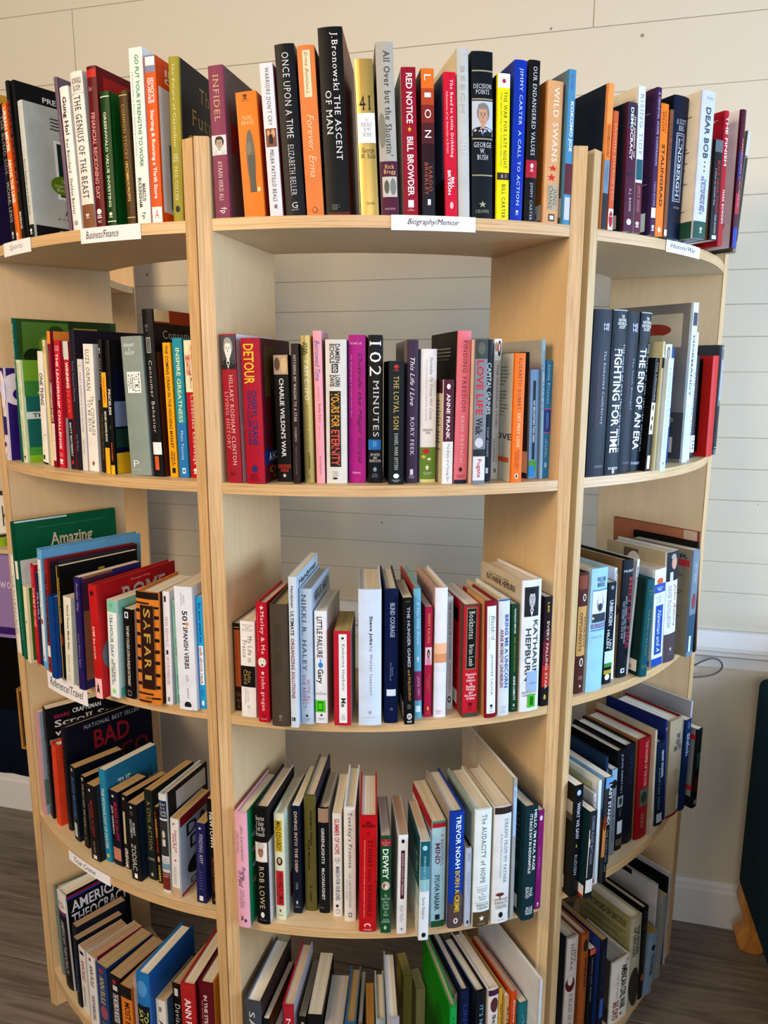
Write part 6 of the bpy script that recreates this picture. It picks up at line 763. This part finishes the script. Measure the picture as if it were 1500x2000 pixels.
for i, (u, lv, p) in enumerate(parsed):
    lx, ly, th, w, H, d, lean = [float(q) for q in p[:7]]
    M = UM(u) @ Matrix.Translation((lx, ly, ZS[lv] + .0003 + w / 2 * abs(math.sin(R(lean))))) @ Matrix.Rotation(R(th), 4, 'Z') @ Matrix.Rotation(R(lean), 4, 'Y')
    lab = p[10]; ph = ', %s row, %s bay' % (LV[lv], PH[u])
    if len(lab.split()) <= 11: lab += ph
    book(w, H, d, p[7], p[8], p[9] or None, p[11] if len(p) > 11 else '', M, lab, 'books on the %s shelf of the %s bay' % (LV[lv], PH[u]), i)

# handwritten category cards taped to the shelf edges
for (u, lv, u0, u1, hh, s, ta, tb) in CARDS:
    z1 = ZS[lv] + (.0005 if s[0] != 'R' else -.010); n = 10; vs = []; fs = []
    def F(x, y, e=0):
        xx = u0 + (u1 - u0) * x; return (xx, arcy(xx) - .0012 - e, z1 - hh * y)
    for i in range(n + 1): vs += [F(i / n, 0), F(i / n, 1), F(i / n, 0, -.0006), F(i / n, 1, -.0006)]
    for i in range(n): a = i * 4; fs += [(a, a + 4, a + 5, a + 1), (a + 2, a + 3, a + 7, a + 6), (a, a + 2, a + 6, a + 4), (a + 1, a + 5, a + 7, a + 3)]
    fs += [(0, 1, 3, 2), (n * 4, n * 4 + 2, n * 4 + 3, n * 4 + 1)]
    c = mesh('shelf_card', vs, fs, None, [mat('e9e7ea', 'paper')]); c.matrix_world = UM(u)
    c['label'] = 'white handwritten card reading %s on a curved shelf edge' % s; c['category'] = 'card'; c['group'] = 'handwritten shelf cards'
    gv, gf, asp = _raw[(s, False, True, False)]
    mesh('lettering', [F(ta + a * (tb - ta), .72 - b * .5, .0003) for a, b in gv], gf, c, [mat('b0aeb4' if s == 'Sports' else '35353a')])

# ---------------------------------------------------------------- teal armchair at the wall
AM = WM @ Matrix.Translation((.467, -.04, 0))
ch = thing('armchair', 'dark teal velvet armchair with curved honey wood legs against the wall', 'armchair', None, AM)
TEAL = mat('0a3a4c', 'cloth')
def soft(name, b, w, par):
    o = mesh(name, *boxdata(*b), par, [TEAL]); bevel(o, w, 4)
    for p in o.data.polygons: p.use_smooth = True
    return o
soft('arm', (0, .13, -.70, 0, .158, .709), .022, ch)
soft('arm', (.62, .75, -.70, 0, .158, .709), .022, ch)
soft('seat_base', (.132, .618, -.69, -.01, .15, .34), .015, ch)
soft('seat_cushion', (.134, .616, -.68, -.16, .342, .45), .035, ch)
soft('backrest', (.134, .616, -.158, -.005, .342, .86), .04, ch)
def tube(name, pts, rad, par, m, n=10, cat=None):
    vs = []; fs = []
    P = [Vector(p) for p in pts]
    for i, p in enumerate(P):
        tg = (P[min(i + 1, len(P) - 1)] - P[max(i - 1, 0)]).normalized()
        a = tg.orthogonal().normalized() if i == 0 else (a - tg * a.dot(tg)).normalized()
        b = tg.cross(a); r_ = rad[i] if isinstance(rad, (list, tuple)) else rad
        for j in range(n):
            q = 2 * math.pi * j / n; vs.append(tuple(p + a * (r_ * math.cos(q)) + b * (r_ * math.sin(q))))
    for i in range(len(P) - 1):
        for j in range(n): fs.append((i * n + j, i * n + (j + 1) % n, (i + 1) * n + (j + 1) % n, (i + 1) * n + j))
    fs += [tuple(range(n))[::-1], tuple(range((len(P) - 1) * n, len(P) * n))]
    return mesh(name, vs, fs, par, [m], None, True)
def smooth_pts(pts, k=6):
    P = [Vector(p) for p in pts]; out = []
    for i in range(len(P) - 1):
        p0, p1, p2, p3 = P[max(i - 1, 0)], P[i], P[i + 1], P[min(i + 2, len(P) - 1)]
        for j in range(k):
            t = j / k; out.append(.5 * ((2 * p1) + (p2 - p0) * t + (2 * p0 - 5 * p1 + 4 * p2 - p3) * t * t + (3 * p1 - p0 - 3 * p2 + p3) * t ** 3))
    out.append(P[-1]); return out
LEGO = [(.004, .172), (-.003, .137), (.008, .105), (.016, .078), (.010, .060), (-.003, .042), (.008, .008), (.030, .0), (.056, .0), (.067, .028), (.058, .062), (.042, .092), (.036, .13), (.042, .172)]
LP = [(p.x, p.z) for p in smooth_pts([(a, 0, b) for a, b in LEGO] + [(LEGO[0][0], 0, LEGO[0][1])], 3)][:-1]
for (x, y, sx) in ((0, -.010, 1), (.75, -.010, -1), (0, -.645, 1), (.75, -.645, -1)):
    n = len(LP); vs = [(x + sx * a, y, b) for a, b in LP] + [(x + sx * a, y - .045, b) for a, b in LP]
    fs = [tuple(range(n)), tuple(range(n, 2 * n))[::-1]] + [((i + 1) % n, i, n + i, n + (i + 1) % n) for i in range(n)]
    bevel(mesh('leg', vs, fs, ch, [M_LEG]), .007, 3)

# ---------------------------------------------------------------- cable on the wall rail, black chair beyond the outer bay
cb = tube('cable', smooth_pts([(.70, 1.70, .700), (.748, 1.689, .711), (.775, 1.682, .728), (.795, 1.677, .737), (.812, 1.673, .732), (.818, 1.672, .717), (.808, 1.675, .701), (.785, 1.68, .69), (.755, 1.687, .684), (.72, 1.695, .682)]), .0022, None, mat('7d7a72', 'gloss'), 8)
cb['label'] = 'thin grey cable looping out over the white wall rail'; cb['category'] = 'cable'
pg = tube('cable_plug', smooth_pts([(.745, 1.690, .684), (.749, 1.689, .664), (.743, 1.690, .648), (.750, 1.688, .632), (.744, 1.690, .612)]), [.004] * 3 + [.006] * 20 + [.004] * 2, None, mat('e6e8ec', 'gloss'), 8)
pg['label'] = 'white plug end hanging below the grey cable loop'; pg['category'] = 'plug'
def wthing(name, label, cat, lx, ly, z, group=None):
    return thing(name, label, cat, group, WM @ Matrix.Translation((lx, ly, z)))
def wb(name, b, par, m, w=0):
    o = mesh(name, *boxdata(*b), par, [m])
    if w: bevel(o, w, 2)
    return o
ws = wthing('wall_shelf', 'narrow cream wall shelf low on the wall past the bookcases', 'shelf', -1.72, 0, .900)
wb('board', (-.25, .31, -.13, .0, 0, .012), ws, mat('d8c49c', 'paper'), .001)
for x in (-.2, .26): wb('bracket', (x, x + .02, -.10, 0, -.05, .0), ws, mat('d8c49c', 'paper'))
sg = wthing('sign', 'white sign with thin black capitals standing on the wall shelf', 'sign', -1.72, -.02, .9125)
wb('sign_panel', (-.14, .17, -.012, 0, 0, .140), sg, mat('ece8de', 'paper'))
wb('frame', (-.14, .17, -.016, .002, .140, .150), sg, mat('4a443c', 'paper'))
gv, gf, _q = _raw[('KE', False, False, False)]
mesh('lettering', [(.088 + a * .050, -.0128, .045 + b * .062) for a, b in gv], gf, sg, [mat('3a3a3a')])
cu = wthing('cup', 'small lime green cup on the wall shelf in front of the sign', 'cup', -1.592, -.085, .9122)
for nm, r0, r1, z0, z1, cl in (('cup_body', .011, .0125, 0, .030, '9cc02c'), ('cup_rim', .0127, .0127, .028, .034, '2a2a1a')):
    n = 18; vs = [(r0 * math.cos(6.2832 * q / n), r0 * math.sin(6.2832 * q / n), z0) for q in range(n)] + [(r1 * math.cos(6.2832 * q / n), r1 * math.sin(6.2832 * q / n), z1) for q in range(n)]
    mesh(nm, vs, [tuple(range(n))[::-1], tuple(range(n, 2 * n))] + [(q, (q + 1) % n, n + (q + 1) % n, n + q) for q in range(n)], cu, [mat(cl, 'gloss')])
pp = wthing('print', 'lavender print with a dark purple foot hanging from the wall shelf', 'print', -1.62, -.132, .650)
wb('print_panel', (0, .18, -.006, 0, 0, .2485), pp, mat('a48cb8', 'paper'))
wb('foot_band', (0, .18, -.0066, -.006, .010, .032), pp, mat('4a2878', 'paper'))
wb('badge', (.018, .036, -.0071, -.0066, .013, .029), pp, mat('d8b040', 'paper'))
gv, gf, _q = _raw[('a wonder', False, False, False)]
mesh('lettering', [(.03 + a * .12, -.0066, .15 + b * .03) for a, b in gv], gf, pp, [mat('e6def0')])
bg = wthing('bag', 'black fabric bag hanging below the wall shelf behind the lavender print', 'bag', -1.70, 0, .37)
BK = mat('0a0a0d', 'cloth')
wb('bag_body', (-.32, .27, -.058, -.026, 0, .43), bg, BK, .014)
for x in (-.20, .12): tube('strap', smooth_pts([(x, -.035, .42), (x + .01, -.04, .50), (x + .05, -.04, .529), (x + .09, -.04, .50), (x + .10, -.035, .42)]), .005, bg, BK, 8)
fb = wthing('framed_board', 'tan framed black board with a white sheet, hung low on the wall', 'board', -1.60, -.064, .262)
wb('board_panel', (.004, .17, -.008, -.002, .004, .196), fb, mat('17151a', 'paper'))
for b in ((0, .174, -.016, 0, 0, .007), (0, .174, -.016, 0, .193, .200), (0, .007, -.016, 0, .007, .193), (.167, .174, -.016, 0, .007, .193)): wb('frame_rail', b, fb, M_LEG)
wb('sheet', (.034, .160, -.010, -.008, .012, .180), fb, mat('d8d4de', 'paper'))
nc = wthing('wall_shade', 'dark navy panel added for shade on the wall behind the black bag', 'cloth', -1.75, -.0, .128)  # added navy sheet: gives the shaded lower wall its dark tone
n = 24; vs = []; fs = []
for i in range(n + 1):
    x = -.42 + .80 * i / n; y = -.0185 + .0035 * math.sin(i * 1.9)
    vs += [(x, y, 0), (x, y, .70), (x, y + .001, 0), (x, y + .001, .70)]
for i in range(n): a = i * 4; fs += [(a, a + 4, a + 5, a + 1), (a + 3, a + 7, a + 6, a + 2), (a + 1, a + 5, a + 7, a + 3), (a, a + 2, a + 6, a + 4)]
o = mesh('shade_panel', vs, fs, nc, [mat('16263e', 'cloth')], None, True)
